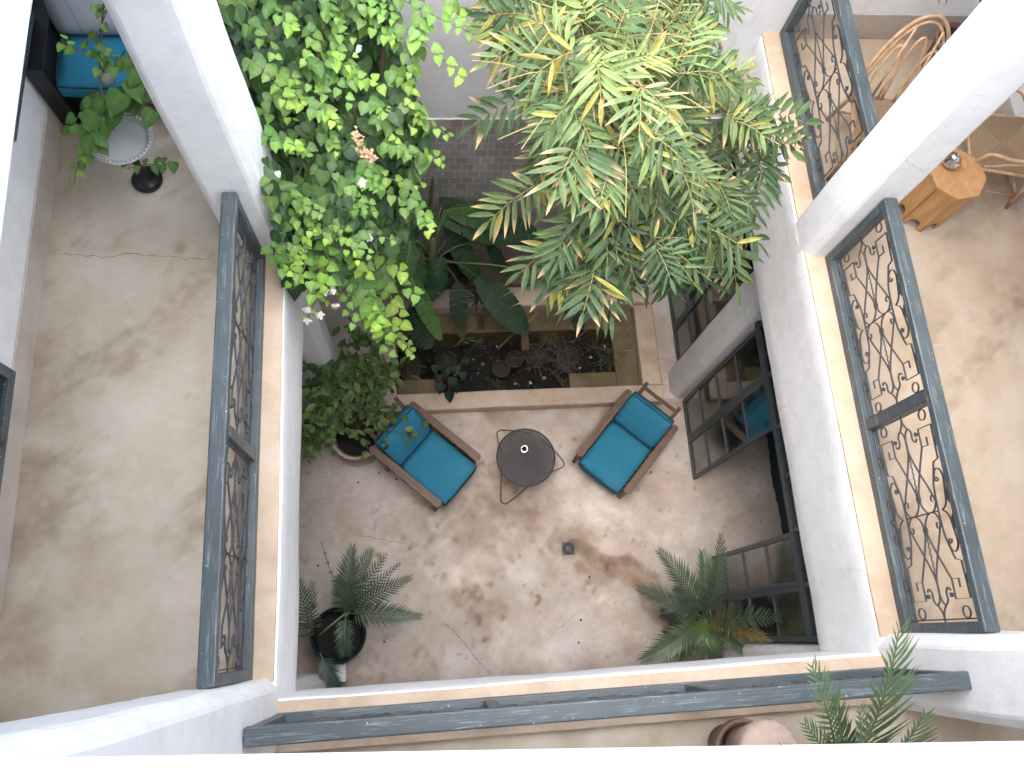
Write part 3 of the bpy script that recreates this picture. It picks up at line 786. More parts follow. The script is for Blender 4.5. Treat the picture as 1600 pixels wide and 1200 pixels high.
def vine_leaf(p, L, col, tdir=None, spread=.5):
    d = Vector((rnd.uniform(-.45, .45), -.75, -.42)) + Vector((rnd.gauss(0, .28), rnd.gauss(0, .2), rnd.gauss(0, .2)))
    if tdir is not None: d = d * .6 + tdir * .7
    n = Vector((rnd.gauss(0, spread * .6), -.25 + rnd.gauss(0, spread * .6), 1))
    heart_leaf(vb, p - off, d, n, L, col, rnd.uniform(.05, .35), rnd.uniform(.0, .3))
# body: layered leaves, deeper ones larger and darker green
N = 0; clump = lambda x, y: noise.noise(Vector((x * .011, y * .011, 3.3)))
while N < 4200:
    px, py = rnd.uniform(312, 665), rnd.uniform(-60, 450)
    if not pip(px, py, VPOLY): continue
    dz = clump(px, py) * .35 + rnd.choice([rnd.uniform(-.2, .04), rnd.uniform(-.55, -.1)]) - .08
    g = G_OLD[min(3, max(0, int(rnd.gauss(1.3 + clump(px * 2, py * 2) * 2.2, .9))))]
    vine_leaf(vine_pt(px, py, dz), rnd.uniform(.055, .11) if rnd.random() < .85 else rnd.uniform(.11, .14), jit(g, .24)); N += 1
# shoots: hanging strands of younger leaves, drawn start -> end with the height at each
def strand(p0, p1, n, L0, L1, c0, c1, sag=.0, stem=True, wob=.035, mb=None, o_=None):
    pts = [];
    for k in range(n + 1):
        t = k / n; p = p0.lerp(p1, t) + Vector((math.sin(t * 5 + p0.x * 9) * wob, math.cos(t * 4 + p0.y * 7) * wob, sag * math.sin(t * math.pi)))
        pts.append(p)
    dd = (p1 - p0).normalized()
    for k, p in enumerate(pts):
        t = k / n; L = (L0 + (L1 - L0) * t) * rnd.uniform(.8, 1.15)
        s_ = 1 if k % 2 else -1; side = dd.cross(Vector((0, 0, 1))).normalized() * s_
        d = dd * .35 + side * .75 + Vector((0, -.35, -.25)) + Vector((rnd.gauss(0, .2), rnd.gauss(0, .2), rnd.gauss(0, .15)))
        n_ = Vector((rnd.gauss(0, .22), -.3 + rnd.gauss(0, .25), 1))
        c = tuple(a + (b_ - a) * t ** 1.4 for a, b_ in zip(c0, c1))
        (mb or vb).mi = 0
        heart_leaf(mb or vb, p - (o_ or off) + side * .012 + Vector((0, 0, .01)), d, n_, L, jit(c, .12), rnd.uniform(.05, .3), rnd.uniform(0, .25))
    if stem: (vs_ if mb is None else st2).tube([p - (o_ or off) for p in pts], .0035, 5)
def vp(px, py, z): return at(px, py, z)
Y1 = (.085, .20, .045); Y2 = (.24, .44, .06); Y3 = (.15, .31, .06)
for (a, c, n, L0, L1) in [((600, 10, 5.3), (722, 120, 5.25), 11, .09, .06), ((600, -20, 5.4), (742, 55, 5.4), 14, .085, .05), ((650, 60, 5.3), (640, 122, 5.0), 6, .09, .08), ((640, -30, 5.5), (660, 60, 5.3), 9, .09, .09), ((690, -30, 5.4), (725, 30, 5.3), 9, .08, .06),
                          ((590, 170, 4.95), (697, 218, 4.8), 14, .085, .045), ((600, 215, 4.8), (690, 262, 4.7), 13, .09, .045), ((560, 240, 4.8), (650, 300, 4.6), 12, .085, .045), ((590, 270, 4.7), (640, 325, 4.5), 10, .08, .045),
                          ((480, 100, 5.2), (550, 98, 5.2), 9, .09, .06), ((400, 90, 5.2), (440, 160, 5.2), 10, .09, .06), ((420, 200, 5.0), (460, 240, 5.0), 8, .08, .05), ((420, 150, 5.1), (470, 170, 5.1), 8, .08, .06), ((480, 160, 5.1), (530, 195, 5.1), 9, .085, .05),
                          ((540, 120, 5.1), (600, 135, 5.05), 8, .09, .06), ((430, 290, 4.8), (500, 330, 4.7), 11, .08, .05), ((520, 290, 4.7), (590, 330, 4.6), 11, .08, .045), ((560, 330, 4.5), (610, 372, 4.4), 9, .08, .04),
                          ((430, 380, 4.7), (445, 425, 4.5), 6, .07, .06), ((460, 350, 4.6), (475, 430, 4.4), 9, .08, .06), ((480, 400, 4.4), (500, 455, 4.2), 8, .08, .06), ((500, 440, 4.2), (490, 495, 4.0), 7, .06, .045), ((505, 440, 4.2), (525, 480, 4.0), 6, .06, .045),
                          ((540, 330, 4.4), (570, 430, 4.1), 10, .10, .08), ((560, 400, 4.1), (590, 500, 3.8), 11, .10, .08), ((580, 470, 3.8), (640, 552, 3.6), 13, .085, .055), ((585, 440, 3.8), (600, 545, 3.6), 12, .09, .07), ((600, 420, 3.8), (645, 455, 3.75), 7, .10, .08), ((570, 350, 4.2), (625, 425, 3.9), 9, .10, .09),
                          ((520, 380, 4.2), (560, 500, 3.8), 11, .09, .07), ((560, 470, 3.8), (600, 525, 3.6), 8, .09, .08), ((550, 400, 4.1), (575, 470, 3.9), 9, .12, .11), ((600, 420, 3.95), (620, 500, 3.7), 10, .12, .09), ((560, 440, 4.0), (600, 520, 3.7), 10, .11, .10), ((590, 500, 3.7), (635, 548, 3.55), 9, .09, .07), ((440, 395, 4.6), (455, 440, 4.4), 7, .09, .07), ((490, 360, 4.5), (520, 440, 4.3), 9, .1, .08), ((445, 410, 4.55), (490, 460, 4.3), 7, .08, .07)]:
    strand(vp(*a), vp(*c), n, L0 * .97, L1 * .97, jit(Y1, .25), jit(rnd.choice([Y2, Y3, Y2]), .2))
for _ in range(44):        # more young shoots inside the body
    while True:
        px, py = rnd.uniform(350, 640), rnd.uniform(-20, 400)
        if pip(px, py, VPOLY): break
    a = vine_pt(px, py, .10); c = vine_pt(px + rnd.uniform(10, 55), py + rnd.uniform(15, 55), .13)
    strand(a, c, rnd.randint(6, 10), .08, .045, jit(Y1, .2), jit(rnd.choice([Y2, Y3]), .2), stem=False)
# woody stems climbing from the planter up into the vine
for (sx, sy, ex, ey) in ((-.55, 3.95, -.7, 3.3), (-.5, 4.2, -.3, 3.6), (-.6, 4.0, -.85, 3.9)):
    vs_.tube([p - off for p in catmull([Vector((sx, sy, .1)), Vector((sx - .05, sy, 1.6)), Vector((sx + .06, sy - .02, 3)), Vector((ex, ey, 4.4)), Vector((ex + .1, ey + .2, 5.2))], 6)], .018, 7)
for _ in range(14):
    a = vine_pt(rnd.uniform(380, 600), rnd.uniform(0, 300), -.25); c = vine_pt(rnd.uniform(380, 620), rnd.uniform(50, 400), -.2)
    vs_.tube([p - off for p in catmull([a, a.lerp(c, .5) + Vector((0, 0, .12)), c], 6)], .006, 5)
o = vb.build('foliage', LEAF, vine, cols=True); vs_.build('stem', STEM, vine)
# white bracts and one dry tan spray
for (px, py, z, n) in ((566, 284, 4.95, 6), (575, 370, 4.45, 6), (558, 382, 4.45, 5), (500, 492, 4.05, 6), (478, 484, 4.1, 5), (521, 452, 4.2, 5), (524, 478, 4.05, 4), (507, 455, 4.2, 3), (433, 268, 5.1, 3), (562, 75, 5.3, 2), (480, 500, 4, 3)):
    fb = MB(); fc = at(px, py, z + .05) - off
    for k in range(n):
        a = rnd.uniform(0, 6.28); heart_leaf(fb, fc, Vector((math.cos(a), math.sin(a), -.2)), Vector((rnd.gauss(0, .3), rnd.gauss(0, .3), 1)), .038, jit((.56, .58, .52), .1))
    fb.build('white_flower', LEAF, vine, cols=True)
fb = MB(); pts = [at(556, 205, 5.3), at(562, 225, 5.28), at(572, 240, 5.25), at(584, 250, 5.2)]
for k in range(60):
    t = rnd.random() * 3; i = min(2, int(t)); p = pts[i].lerp(pts[i + 1], t - i) + Vector((rnd.gauss(0, .012), rnd.gauss(0, .012), rnd.gauss(0, .01)))
    a = rnd.uniform(0, 6.28); heart_leaf(fb, p - off, Vector((math.cos(a), math.sin(a), rnd.uniform(-.5, .5))), Vector((rnd.gauss(0, .5), rnd.gauss(0, .5), 1)), .024, jit((.40, .28, .16), .2))
fb.build('dry_flower_spray', LEAF, vine, cols=True)

# ------------------------------------------------------------------ bamboo
bam = empty('bamboo_clump', (1.75, 3.95, 0), 0, 'tall bamboo clump with tan leaf tips filling the top of the courtyard', 'bamboo'); ob = Vector((1.75, 3.95, 0))
bb = MB(); bc = MB()
BPOLY = [(780, -60), (775, 8), (800, 70), (865, 110), (872, 180), (868, 240), (885, 300), (905, 350), (905, 385), (905, 415), (950, 440), (995, 425), (1015, 395), (1050, 405), (1085, 395), (1130, 380), (1150, 345), (1150, 310), (1150, 275), (1185, 258), (1208, 240), (1195, 205), (1195, 185), (1160, 150), (1140, 120), (1125, 100), (1120, 50), (1110, 20), (1110, -60)]
BC = (935, 120)
def bam_z(px, py):
    d = math.hypot((px - 950) / 300, (py - 130) / 350)
    return 5.95 - 1.0 * d * d + .0
TAN = (.58, .41, .24)
def bam_frond(p0, p1, n, L, W, shade, tipp, warm=0):
    dd = (p1 - p0); ln = dd.length; dn = dd.normalized()
    pts = [p0.lerp(p1, k / n) + Vector((0, 0, .10 * ln * math.sin(math.pi * k / n))) for k in range(n + 1)]
    bc.tube([p - ob for p in pts], [.0021] * len(pts), 4, col=(.3, .3, .1))
    up = (Vector((0, 0, H)) - p1).normalized() * .8 + Vector((rnd.gauss(0, .28), rnd.gauss(0, .28), .4))
    side = dn.cross(up).normalized(); up = side.cross(dn).normalized()
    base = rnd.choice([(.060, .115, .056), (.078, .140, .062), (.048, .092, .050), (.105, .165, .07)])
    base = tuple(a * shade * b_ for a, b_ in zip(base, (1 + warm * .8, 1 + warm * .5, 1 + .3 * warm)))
    for k in range(n + 1):
        t = k / n
        for s_ in ((1, -1) if k < n else (0,)):
            ang = (1.15 - .55 * t) * s_ + rnd.gauss(0, .10)
            d = dn * math.cos(ang) + side * math.sin(ang) + up * rnd.gauss(-.03, .10)
            l = L * (.62 + .5 * math.sin(math.pi * (.25 + .6 * t))) * rnd.uniform(.85, 1.12)
            br = rnd.uniform(.3, 1.9) if rnd.random() < tipp else 0
            col = jit(base, .14)
            if rnd.random() < .06 + .1 * warm: col = jit((.27, .28, .08), .15)
            lance_leaf(bb, pts[k] - ob, d, up + Vector((rnd.gauss(0, .38), rnd.gauss(0, .38), 0)), l, W * rnd.uniform(.75, 1.2), col, jit(TAN, .15), rnd.uniform(.03, .35), br)
def add_frond(tx, ty, dz, reach=None, n=None, tipp=None, L=.175, W=.034):
    v = Vector((tx - BC[0], ty - BC[1] + 40)); dist = v.length
    ln = reach or rnd.uniform(45, 85); v = v.normalized() if dist > 20 else Vector((rnd.uniform(-1, 1), rnd.uniform(-1, 1))).normalized()
    a = math.atan2(v.y, v.x) + rnd.gauss(0, .55); v = Vector((math.cos(a), math.sin(a)))
    z1 = bam_z(tx, ty) + dz; z0 = z1 + rnd.uniform(.0, .14)
    p1 = at(tx, ty, z1); p0 = at(tx - v.x * ln, ty - v.y * ln, z0)
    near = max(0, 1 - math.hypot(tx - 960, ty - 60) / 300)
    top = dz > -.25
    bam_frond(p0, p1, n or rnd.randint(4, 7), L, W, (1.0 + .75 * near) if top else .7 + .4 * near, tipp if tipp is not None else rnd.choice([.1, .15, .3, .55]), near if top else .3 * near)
# dark inner layer, then sprays gathered at branch ends
N = 0
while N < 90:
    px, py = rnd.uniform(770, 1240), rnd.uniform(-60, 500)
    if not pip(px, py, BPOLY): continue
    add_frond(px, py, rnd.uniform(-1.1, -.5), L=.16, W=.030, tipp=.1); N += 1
CL = []; tries = 0
while len(CL) < 46 and tries < 6000:
    tries += 1; px, py = rnd.uniform(770, 1240), rnd.uniform(-50, 490)
    if pip(px, py, BPOLY) and all(math.hypot(px - a, py - b_) > 47 for a, b_ in CL): CL.append((px, py))
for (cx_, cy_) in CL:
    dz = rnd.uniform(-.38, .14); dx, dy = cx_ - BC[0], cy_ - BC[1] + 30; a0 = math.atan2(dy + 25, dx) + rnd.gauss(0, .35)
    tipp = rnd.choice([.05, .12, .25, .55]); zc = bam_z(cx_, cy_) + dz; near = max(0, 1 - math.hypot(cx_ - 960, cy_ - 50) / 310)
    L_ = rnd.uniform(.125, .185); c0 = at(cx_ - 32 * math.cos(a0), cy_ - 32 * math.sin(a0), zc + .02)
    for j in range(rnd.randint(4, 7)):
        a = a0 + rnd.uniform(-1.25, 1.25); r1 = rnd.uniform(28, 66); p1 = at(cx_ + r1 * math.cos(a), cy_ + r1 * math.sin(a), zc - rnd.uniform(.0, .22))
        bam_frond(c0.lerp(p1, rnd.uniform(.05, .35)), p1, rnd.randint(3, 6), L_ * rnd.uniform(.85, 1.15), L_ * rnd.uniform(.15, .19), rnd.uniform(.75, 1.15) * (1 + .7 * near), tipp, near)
# signature fronds seen against the floor and walls
for (x0, y0, x1, y1, z0, z1, n, tp) in ((935, 320, 955, 490, 5.15, 4.95, 9, .35), (880, 370, 815, 425, 5.1, 4.95, 6, .3), (1050, 250, 1075, 385, 5.5, 5.2, 9, .5), (835, 290, 765, 345, 5.2, 5.0, 7, .5), (830, 150, 740, 195, 5.4, 5.2, 7, .35), (1130, 190, 1235, 235, 5.5, 5.2, 7, .4),
                                     (1000, 330, 1010, 440, 5.1, 4.85, 7, .2), (880, 420, 890, 475, 5.0, 4.8, 5, .1), (1080, 400, 1105, 450, 4.9, 4.7, 5, .1), (1130, 370, 1150, 440, 4.8, 4.6, 6, .1), (1150, 330, 1185, 380, 4.9, 4.7, 5, .1), (940, 240, 890, 350, 5.5, 5.2, 8, .5), (1040, 120, 1130, 90, 5.8, 5.7, 7, .2),
                                     (820, 20, 770, 70, 5.6, 5.45, 6, .3), (850, 100, 800, 95, 5.5, 5.4, 5, .2), (880, 110, 815, 140, 5.5, 5.4, 6, .3), (900, 180, 850, 240, 5.4, 5.2, 7, .4), (860, 230, 835, 300, 5.2, 5.0, 6, .3), (1190, 250, 1180, 320, 5.1, 4.95, 6, .1), (1110, 330, 1170, 350, 5.2, 5.0, 6, .2), (1040, 400, 1050, 455, 4.95, 4.75, 6, .1), (900, 400, 850, 455, 5.0, 4.85, 6, .25), (1000, 270, 960, 380, 5.4, 5.1, 8, .5), (850, 30, 765, 25, 5.7, 5.6, 8, .3), (1170, 180, 1255, 190, 5.4, 5.3, 6, .1), (1010, 200, 1100, 290, 5.6, 5.4, 8, .4), (960, 60, 985, 0, 6.0, 6.0, 6, .2)):
    bam_frond(at(x0, y0, z0), at(x1, y1, z1), n, .185, .035, 1.0, tp)
# culms: arch from the planter up to the crown
crown = at(930, 150, 5.7)
for k in range(13):
    a = k * 2.4; bx = ob.x + .16 * math.cos(a) * (k % 3 + 1) / 2; by = min(4.4, ob.y + .14 * math.sin(a)); q = k / 13
    tx, ty = BC[0] + 150 * math.cos(a) * (.3 + .5 * (k % 4) / 3), BC[1] + 110 * math.sin(a) * (.3 + .5 * (k % 4) / 3)
    tp = at(tx, ty, bam_z(tx, ty) - .05)
    c = catmull([Vector((bx, by, -.1)), Vector((bx, by, 1.8)), Vector((bx, by, 3.4)).lerp(Vector((tp.x, tp.y, 3.4)), .15), Vector((bx, by, 4.8)).lerp(Vector((tp.x, tp.y, 4.8)), .5), tp], 9)
    bc.tube([p - ob for p in c], [.017 * (1 - .75 * i / len(c)) for i in range(len(c))], 7)
    for i in range(10, len(c), 2): pass
    # side twigs near the crown
    for j in range(12):
        p = c[-1 - j * 2]; a2 = rnd.uniform(0, 6.28); e = p + Vector((math.cos(a2) * .45, math.sin(a2) * .45, rnd.uniform(-.1, .25)))
        bc.tube([x - ob for x in catmull([p, p.lerp(e, .5) + Vector((0, 0, .06)), e], 4)], .0026, 4)
bb.build('foliage', BLEAF, bam, cols=True); bc.build('culm', CULM, bam)

# ------------------------------------------------------------------ palms
def frond(origin, az, el, L, droop, npair, ll, col, curl=1.0, twist=0, vee=.35, a0=1.05, a1=.65, wk=1):
    npair = max(8, int(npair * .72)); ll = ll * 1.28
    """pinnate palm frond as one mesh"""
    mb = MB(); pts = []; d = Vector((math.cos(az) * math.cos(el), math.sin(az) * math.cos(el), math.sin(el))); p = Vector(origin); n = 16; step = L / n; e = el
    for k in range(n + 1):
        pts.append(p.copy()); e -= droop / n * (1 + k / n)
        p = p + Vector((math.cos(az) * math.cos(e), math.sin(az) * math.cos(e), math.sin(e))) * step
    mb.tube(pts, [.008 * (1 - .8 * k / n) + .0015 for k in range(n + 1)], 5, col=tuple(c * 1.3 for c in col))
    for k in range(npair):
        t = .16 + .83 * k / (npair - 1); f = t * n; i = min(n - 1, int(f)); q = pts[i].lerp(pts[i + 1], f - i); dd = (pts[i + 1] - pts[i]).normalized()
        sd_ = Vector((-math.sin(az), math.cos(az), 0)); up = sd_.cross(dd); up = up if up.z > 0 else -up
        l = ll * (math.sin(math.pi * (.16 + .78 * t)) ** .7) * rnd.uniform(.85, 1.1)
        for s_ in (1, -1):
            a = a0 - a1 * t
            v = dd * math.cos(a) + sd_ * s_ * math.sin(a) * curl + up * vee * rnd.uniform(.5, 1.1)
            v.normalize(); c = jit(col, .18); w_ = (l * .085 + .005) * wk
            nn = up + sd_ * s_ * -.4; dx, s2, u2 = frame(v, nn)
            e1 = q + v * l * .5 + Vector((0, 0, -.03 * l)); e2 = q + v * l + Vector((0, 0, -.16 * l))
            mb.add([q - s2 * w_ * .3, q + s2 * w_ * .3, e1 + s2 * w_ / 2, e1 - s2 * w_ / 2, e2], [(0, 1, 2, 3), (3, 2, 4)], c)
    return mb
def pot(parent, prof, mat, soilr, soilz, name='pot', n=36):
    b = MB(); b.lathe(prof, n, cap1=False); b.build(name, mat, parent, auto=40)
    b = MB(); b.lathe([(soilr, soilz), (soilr * .5, soilz + .012), (.001, soilz + .016)], 24, cap1=False, wob=.02); b.build('soil', SOIL, parent)
def frond_to(parent, org, px, py, z, el, col, ll=.17, npair=30, droop=None, base=None, **k):
    t = at(px, py, z) - base - org; hd = math.hypot(t.x, t.y); az = math.atan2(t.y, t.x)
    L = math.hypot(hd, t.z) * 1.08
    el0 = math.atan2(t.z, hd) + el
    m = frond(org, az, el0, L, (droop if droop is not None else el * 1.45), npair, ll, col, **k)
    m.build('frond', PALM, parent, cols=True)
PG = (.065, .095, .06); PG2 = (.085, .125, .068)
# right palm
bR = Vector((2.70, .03, 0))
pr = empty('potted_palm', bR, 0, 'bushy potted palm with feathery fronds in front of the lower right glass doors', 'palm')
pot(pr, [(.14, 0), (.15, .02), (.20, .36), (.225, .40), (.225, .43), (.20, .43), (.185, .38), (.18, .36)], mk_simple('grey brown pot', (.10, .085, .075), .6), .185, .37)
b = MB()
for k in range(5):
    b.lathe([(.055 - k * .004, .36 + k * .11), (.07 - k * .005, .41 + k * .11), (.05 - k * .004, .47 + k * .11)], 12)
b.build('trunk', STEM, pr)
oR = Vector((.0, .0, .92))
for (px, py, z, el, ll) in ((1003, 922, 1.05, .5, .17), (1008, 1028, 1.0, .5, .18), (1033, 865, 1.15, .5, .18), (1098, 868, 1.2, .45, .18), (1125, 845, 1.5, .35, .15), (1215, 965, 1.85, .3, .19), (1195, 1000, 1.6, .35, .16), (1175, 1022, 1.2, .5, .18), (1115, 1035, .9, .6, .16), (1060, 1025, .8, .7, .15)):
    c = PG if rnd.random() < .6 else PG2
    if (px, py) == (1195, 1000): c = (.24, .18, .06)
    frond_to(pr, oR, px, py, z, el, c, ll, 34, base=bR)
for a in (4.2, 3.9, 4.6): frond(oR, a, 1.0, .38, 1.3, 22, .12, (.085, .16, .05)).build('frond', PALM, pr, cols=True)
for a in (2.2, 2.9, 3.5): frond(oR - Vector((0, 0, .1)), a, .25, .5, 1.2, 24, .13, (.05, .08, .05)).build('frond', PALM, pr, cols=True)
# left palm
bL = Vector((-1.065, .12, 0))
plm = empty('potted_palm', bL, 0, 'sparse potted palm in a dark glazed pot at the lower left of the courtyard', 'palm')
prof = [(.17, 0), (.19, .02)]
for k in range(8): prof += [(.205 + .07 * math.sin(k / 8 * 1.7), .03 + k * .048), (.214 + .07 * math.sin(k / 8 * 1.7), .05 + k * .048)]
prof += [(.275, .44), (.285, .455), (.275, .465), (.258, .455)] + [(.252 - .005 * (k % 2), .44 - k * .02) for k in range(8)]
pot(plm, prof, GREENPOT, .25, .29, n=44)
oL = at(541, 958, .52) - bL
for (px, py, z, el, ll, np_) in ((652, 963, .75, .5, .16, 34), (636, 905, .85, .45, .15, 30), (620, 885, .9, .4, .10, 26), (578, 862, .95, .5, .16, 32), (550, 858, .95, .55, .17, 34), (530, 900, .8, .7, .14, 26), (505, 856, 1.05, .3, .05, 12), (600, 872, 1.0, .4, .12, 26)):
    frond_to(plm, oL, px, py, z, el, jit((.085, .12, .07), .15), ll, np_, base=bL)
oL2 = at(490, 992, .5) - bL
for (px, py, z, el, ll, np_) in ((465, 905, .9, .4, .16, 24), (488, 915, .9, .5, .13, 22), (452, 975, .8, .5, .03, 10), (455, 995, .7, .3, .03, 8)): frond_to(plm, oL2, px, py, z, el, jit((.085, .12, .07), .15), ll, np_, base=bL)
frond_to(plm, oL, 540, 1030, .45, .9, (.07, .12, .075), .13, 26, base=bL)
frond_to(plm, at(500, 1020, .45) - bL, 528, 1075, .38, .5, (.055, .10, .07), .13, 26, base=bL)
frond_to(plm, oL, 502, 990, .55, .35, (.13, .22, .07), .035, 14, base=bL, curl=.3)
b = MB(); b.tube([oL + Vector((0, 0, .03)), oL * .9 + Vector((0, 0, -.05)), Vector((oL.x * .8, oL.y * .8, .3))], .03, 8); b.build('trunk', STEM, plm)
wp = empty('white_block_pot', at(530, 1052, .25) * 1, 0, 'small white square pot under the drooping palm frond near the lower left pillar', 'pot')
wp.location.z = 0
b = MB(); b.box(-.07, .07, -.09, .09, 0, .26); b.build('pot', WHITEPOT, wp, bevel=.015, seg=3)
p_ = at(1140, 1018, .28)
wp = empty('white_round_pot', (p_.x, p_.y, 0), 0, 'round white glazed pot half hidden under the palm at the lower right', 'pot')
b = MB(); b.lathe([(.12, 0), (.17, .05), (.19, .17), (.175, .25), (.15, .28), (.14, .26), (.13, .2)], 28, cap1=False); b.build('pot', WHITEPOT, wp, smooth=True)
b = MB(); b.lathe([(.13, .2), (.001, .215)], 20, cap1=False); b.build('soil', SOIL, wp)

# palm and pots on the near gallery
bS = Vector((2.12, -.93, GF - .004))
ps = empty('potted_palm', bS, 0, 'potted palm on the near gallery with two spiky fronds rising past the bottom railing', 'palm')
pot(ps, [(.13, 0), (.14, .02), (.19, .30), (.21, .34), (.19, .35), (.17, .3)], TERRA, .17, .3)
for (px, py, z, el, ll) in ((1396, 1008, 5.75, .15, .20), (1272, 1058, 5.65, .15, .17), (1432, 1128, 5.5, .2, .17), (1340, 1118, 5.5, .2, .14), (1262, 1140, 5.3, .25, .13), (1300, 1110, 5.4, .25, .13), (1230, 1180, 5.2, .4, .15), (1500, 1230, 5.3, .4, .15)):
    frond_to(ps, Vector((0, 0, .45)), px, py, z, el, jit((.13, .21, .09), .1), ll * 1.5, 34, base=bS, vee=.2, a0=.58, a1=.3, wk=.6)
p_ = at(1163, 1160, 4.4)
tp_ = empty('terracotta_pot', (p_.x, p_.y - .05, GF), 0, 'dark terracotta pot with a wide round rim on the near gallery', 'pot')
b = MB(); b.lathe([(.10, 0), (.12, .03), (.155, .27), (.175, .29), (.175, .34), (.16, .345), (.145, .33), (.13, .27), (.10, .1), (.001, .09)], 36, cap1=False); b.build('pot', TERRA, tp_, auto=40)
p_ = at(1205, 1178, 4.5)
pc = empty('pouffe', (p_.x, p_.y, GF), 0, 'pale pink round pouffe with a scalloped edge next to the terracotta pot', 'pouffe')
b = MB(); n = 60; vs = []; fs = []
prof = [(.11, 0), (.15, .05), (.17, .2), (.165, .36), (.175, .42), (.16, .45), (.10, .465), (.001, .47)]
for i, (r_1, z) in enumerate(prof):
    for k in range(n): a = 2 * math.pi * k / n; q = 1 + (.025 * math.cos(20 * a) if i in (4, 5) else 0); vs.append((r_1 * q * math.cos(a), r_1 * q * math.sin(a), z))
for i in range(len(prof) - 1):
    for k in range(n): fs.append((i * n + k, i * n + (k + 1) % n, (i + 1) * n + (k + 1) % n, (i + 1) * n + k))
b.add(vs, fs); b.build('cushion', PINKC, pc, smooth=True)

# palm on the far right gallery: only its leaf tips reach the picture
bq = Vector((4.35, 4.0, GF))

# ------------------------------------------------------------------ shrub in the big pale pot
bs = Vector((at(556, 680, .42).x, at(556, 680, .42).y, 0))
sh = empty('potted_shrub', bs, 0, 'leafy green shrub in a big pale clay pot beside the left lounge chair', 'shrub')
pot(sh, [(.16, .03), (.18, .05), (.235, .25), (.255, .36), (.285, .38), (.285, .43), (.255, .435), (.235, .40), (.225, .34)], PALEPOT, .23, .36)
b = MB(); b.lathe([(.24, 0), (.27, .01), (.285, .04), (.27, .045), (.24, .025), (.0012, .02)], 36, cap1=False); b.build('saucer', PALEPOT, sh, auto=40)
sl = MB(); st = MB()
def oval_leaf(mb, p, d, n, L, W, col):
    d, s, u = frame(d, n); V = []; st_ = [(0, .1), (.25, .8), (.5, 1), (.78, .7), (1, 0)]
    for a, w_ in st_:
        c = p + d * (a * L) - u * (.15 * a * a * L)
        V += [c] if w_ == 0 else [c - s * (w_ * W / 2) + u * .1 * W, c, c + s * (w_ * W / 2) + u * .1 * W]
    fs = []
    for i in range(3): a = i * 3; fs += [(a, a + 1, a + 4, a + 3), (a + 1, a + 2, a + 5, a + 4)]
    fs += [(9, 10, 12), (10, 11, 12)]; mb.add(V, fs, col)
SC = [(.07, .13, .04), (.10, .18, .05), (.15, .24, .06), (.22, .31, .08)]
for (px, py, z, k) in [(500, 570, 1.5, 34), (520, 600, 1.45, 30), (490, 610, 1.4, 36), (500, 645, 1.3, 36), (485, 670, 1.1, 34), (495, 690, .95, 26), (530, 640, 1.2, 18), (555, 590, 1.5, 24), (575, 575, 1.5, 20), (585, 610, 1.3, 18), (560, 555, 1.6, 20), (540, 580, 1.5, 20), (600, 585, 1.4, 12), (590, 655, 1.0, 12), (610, 655, .95, 7), (575, 640, 1.1, 14), (560, 665, .9, 9), (545, 530, 1.7, 10), (485, 550, 1.6, 20), (515, 655, 1.15, 22), (575, 700, .7, 5), (640, 678, .75, 5), (560, 520, 1.9, 14), (585, 540, 1.8, 14), (600, 570, 1.6, 12), (575, 600, 1.5, 16), (545, 610, 1.4, 16), (610, 600, 1.4, 10), (480, 635, 1.3, 20)]:
    c = at(px, py, z) - bs; base_ = Vector((rnd.uniform(-.05, .05), rnd.uniform(-.05, .05), .36))
    pts = catmull([base_, base_.lerp(c, .45) + Vector((0, 0, .18)), c], 6); st.tube(pts, [.008 - .0003 * i for i in range(len(pts))], 5)
    for j in range(k):
        q = c + Vector((rnd.gauss(0, .085), rnd.gauss(0, .085), rnd.gauss(0, .08)))
        if q.x + bs.x < -1.45: continue
        d = Vector((rnd.gauss(0, 1), rnd.gauss(0, 1) - .4, rnd.gauss(-.2, .4)))
        g = SC[min(3, max(0, int(rnd.gauss(1.4, 1))))]
        oval_leaf(sl, q, d, Vector((rnd.gauss(0, .35), rnd.gauss(0, .35), 1)), rnd.uniform(.085, .14), rnd.uniform(.055, .075), jit(g, .18))
        if j % 4 == 0: st.tube([c, q], .002, 4)
sl.build('foliage', LEAF, sh, cols=True); st.build('stem', STEM, sh)
b = MB(); fr = Vector((.05, -.08, .42)); b.lathe([(.001, -.02), (.02, -.012), (.026, .005), (.018, .022), (.001, .028)], 14, fr + Vector((-.02, 0, .18))); b.build('fruit', mk_simple('green fruit', (.25, .32, .06), .5), sh, smooth=True)

